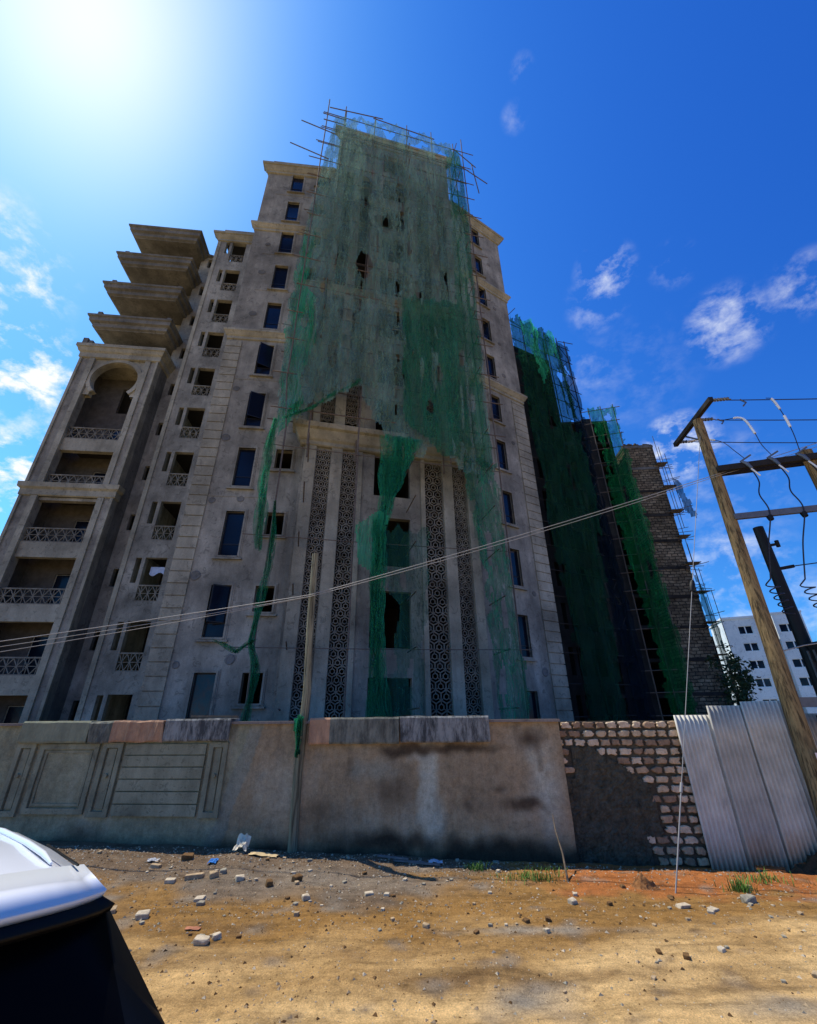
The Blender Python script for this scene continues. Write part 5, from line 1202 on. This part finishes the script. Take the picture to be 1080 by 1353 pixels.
# ------------------------------------------------------------------ parked car at lower left
def car():
    f = Vector((-.80,.60,0)).normalized(); rz = atan2(f.y, f.x); cx, cy = -2.91, 2.72; g = ground_h(cx, cy)+.05
    root = thing('parked_car', (cx, cy, g), 'white hatchback with a black tailgate window parked at the left edge', 'car'); root.rotation_euler = (0,0,rz)
    def put(b, name, mats, par=root):
        o = bpy.data.objects.new(name, b.mesh(name, mats)); COL.objects.link(o); o.parent = par; o['is_part'] = 1; return o
    white = NT('white car paint'); white.set((.78,.79,.80), .25, .5); white.p.inputs['Coat Weight'].default_value = .6
    gl = NT('tinted car glass'); gl.set((.002,.002,.002), .35, .05)  # tint taken to near-black to stand for deep shade
    blk = NT('black car trim and tail'); blk.set((.004,.004,.004), .45, .15)
    # stations along x (front +): x, half width belt, half width roof, z belt, z roof, half width sill
    st = [(2.08,.62,.60,.62,.66,.60),(2.0,.74,.70,.74,.80,.72),(1.6,.83,.74,.86,.93,.80),(1.05,.86,.70,.93,.99,.83),(.85,.865,.68,.95,1.02,.83),(.2,.87,.60,.97,1.43,.84),(-.3,.87,.60,.98,1.50,.84),(-.9,.865,.595,.99,1.50,.84),(-1.45,.85,.585,1.0,1.475,.83),(-1.62,.845,.575,1.01,1.45,.82),(-1.80,.83,.60,1.02,1.26,.81),(-1.93,.80,.66,1.02,1.05,.79),(-2.02,.77,.70,.80,.84,.76),(-2.06,.70,.66,.5,.56,.70)]
    b = MB(); rings = []
    for (x, wb, wr, zb, zr, ws) in st:
        r = [(x, ws*.93, .22), (x, ws, .38), (x, wb*1.01, (zb+.4)/2), (x, wb, zb), (x, wr+.02, zr-.05), (x, wr*.82, zr-.006), (x, wr*.45, zr+.018), (x, 0, zr+.024)]
        r = r+[(p[0], -p[1], p[2]) for p in r[-2::-1]]; rings += r
    m = 15
    for i in range(len(st)-1):
        for j in range(m-1):
            mi = 0
            if j in (3, 10) and 4 <= i <= 9: mi = 1                    # side glass
            if j in (4,5,6,7,8,9) and i == 4: mi = 1                   # windscreen
            if j in (4,5,6,7,8,9) and i in (9, 10): mi = 1             # rear glass
            if j in (2, 3, 10, 11) and i >= 9: mi = 2  # rear pillars and flanks coloured black over the white body
            if i >= 11 and j in (3,4,5,6,7,8,9,10): mi = 2
            b.add([rings[i*m+j], rings[i*m+j+1], rings[(i+1)*m+j+1], rings[(i+1)*m+j]], [(0,1,2,3)], mi, True)
    b.add(rings[:m], [tuple(range(m))], 0); b.add(rings[-m:], [tuple(range(m))[::-1]], 2)
    o = put(b, 'body', [white.m, gl.m, blk.m])
    bm = bmesh.new(); bm.from_mesh(o.data); bmesh.ops.remove_doubles(bm, verts=bm.verts, dist=.0005); bmesh.ops.recalc_face_normals(bm, faces=bm.faces); bm.to_mesh(o.data); bm.free()
    # roof spoiler: white top, black lower lip
    def spo(x0, x1, z_up, th, w0, w1, mi):
        q = MB(); n = 12; vs = []
        for i in range(n+1):
            t_ = i/n*2-1; t_ = (1 if t_ > 0 else -1)*abs(t_)**.6; dx = .04*t_*t_+.09*abs(t_)**5; zz = -.035*t_*t_
            vs += [(x0, w0*t_, z_up+zz+.012), (x1+dx, w1*t_, z_up-.035+zz), (x1+dx+.03, w1*t_, z_up-.035+zz-th), (x0, w0*t_, z_up+zz-th-.02)]
        fs = [(i*4+j, i*4+(j+1)%4, i*4+4+(j+1)%4, i*4+4+j) for i in range(n) for j in range(4)]+[(0,1,2,3), (n*4+3,n*4+2,n*4+1,n*4)]; q.add(vs, fs, mi, True); return q
    put(spo(-1.42, -1.80, 1.497, .03, .575, .585, 0), 'spoiler', [white.m])
    put(spo(-1.55, -1.83, 1.452, .028, .55, .615, 0), 'spoiler_lip', [blk.m])
    for s in (-1, 1):
        q = MB(); q.tube([(.25,s*.51,1.43),(.1,s*.505,1.462),(-.5,s*.495,1.50),(-.95,s*.49,1.503),(-1.2,s*.485,1.496),(-1.33,s*.48,1.482)], [.008,.012,.013,.013,.012,.006], 10); put(q, 'roof_rail', [white.m])
        q = MB(); q.box(.55, .75, s*.86 if s > 0 else s*.86-.18, s*.86+.18 if s > 0 else s*.86, .95, 1.07); put(q, 'wing_mirror', [white.m])
        q = MB(); q.box(-2.03, -1.9, s*.78-.05, s*.78+.05, .72, .98); put(q, 'tail_light', [m_flat('red lens', (.3,.01,.01), .2, .1, 5, 0)])
        q = MB(); q.box(1.9, 2.02, s*.62-.12, s*.62+.12, .62, .75); put(q, 'headlight', [M['white']])
        q = MB(); q.box(-.9, .9, s*.872-.008, s*.872+.008, .5, .54); put(q, 'door_trim', [blk.m])
        for x in (1.3, -1.3):
            w = MB(); w.tube([(x,s*.70,.31),(x,s*.88,.31)], .31, 24); wo = put(w, 'wheel', [M['rubber']])
            k = MB(); k.tube([(x,s*.87,.31),(x,s*.89,.31)], .2, 16); put(k, 'rim', [M['steel']], wo)
    q = MB(); q.box(-2.12, -2.0, -.7, .7, .38, .56); put(q, 'bumper', [white.m])
    q = MB(); q.tube([(-1.28,.0,1.52),(-1.42,0,1.55),(-1.5,0,1.52)], [.03,.03,.01], 8); put(q, 'aerial', [blk.m])
    for s in (-1, 1):
        q = MB(); q.bar((-1.1,s*.52,1.512),(-1.48,s*.53,1.488),.008,.006); put(q, 'roof_seam', [blk.m])
car()
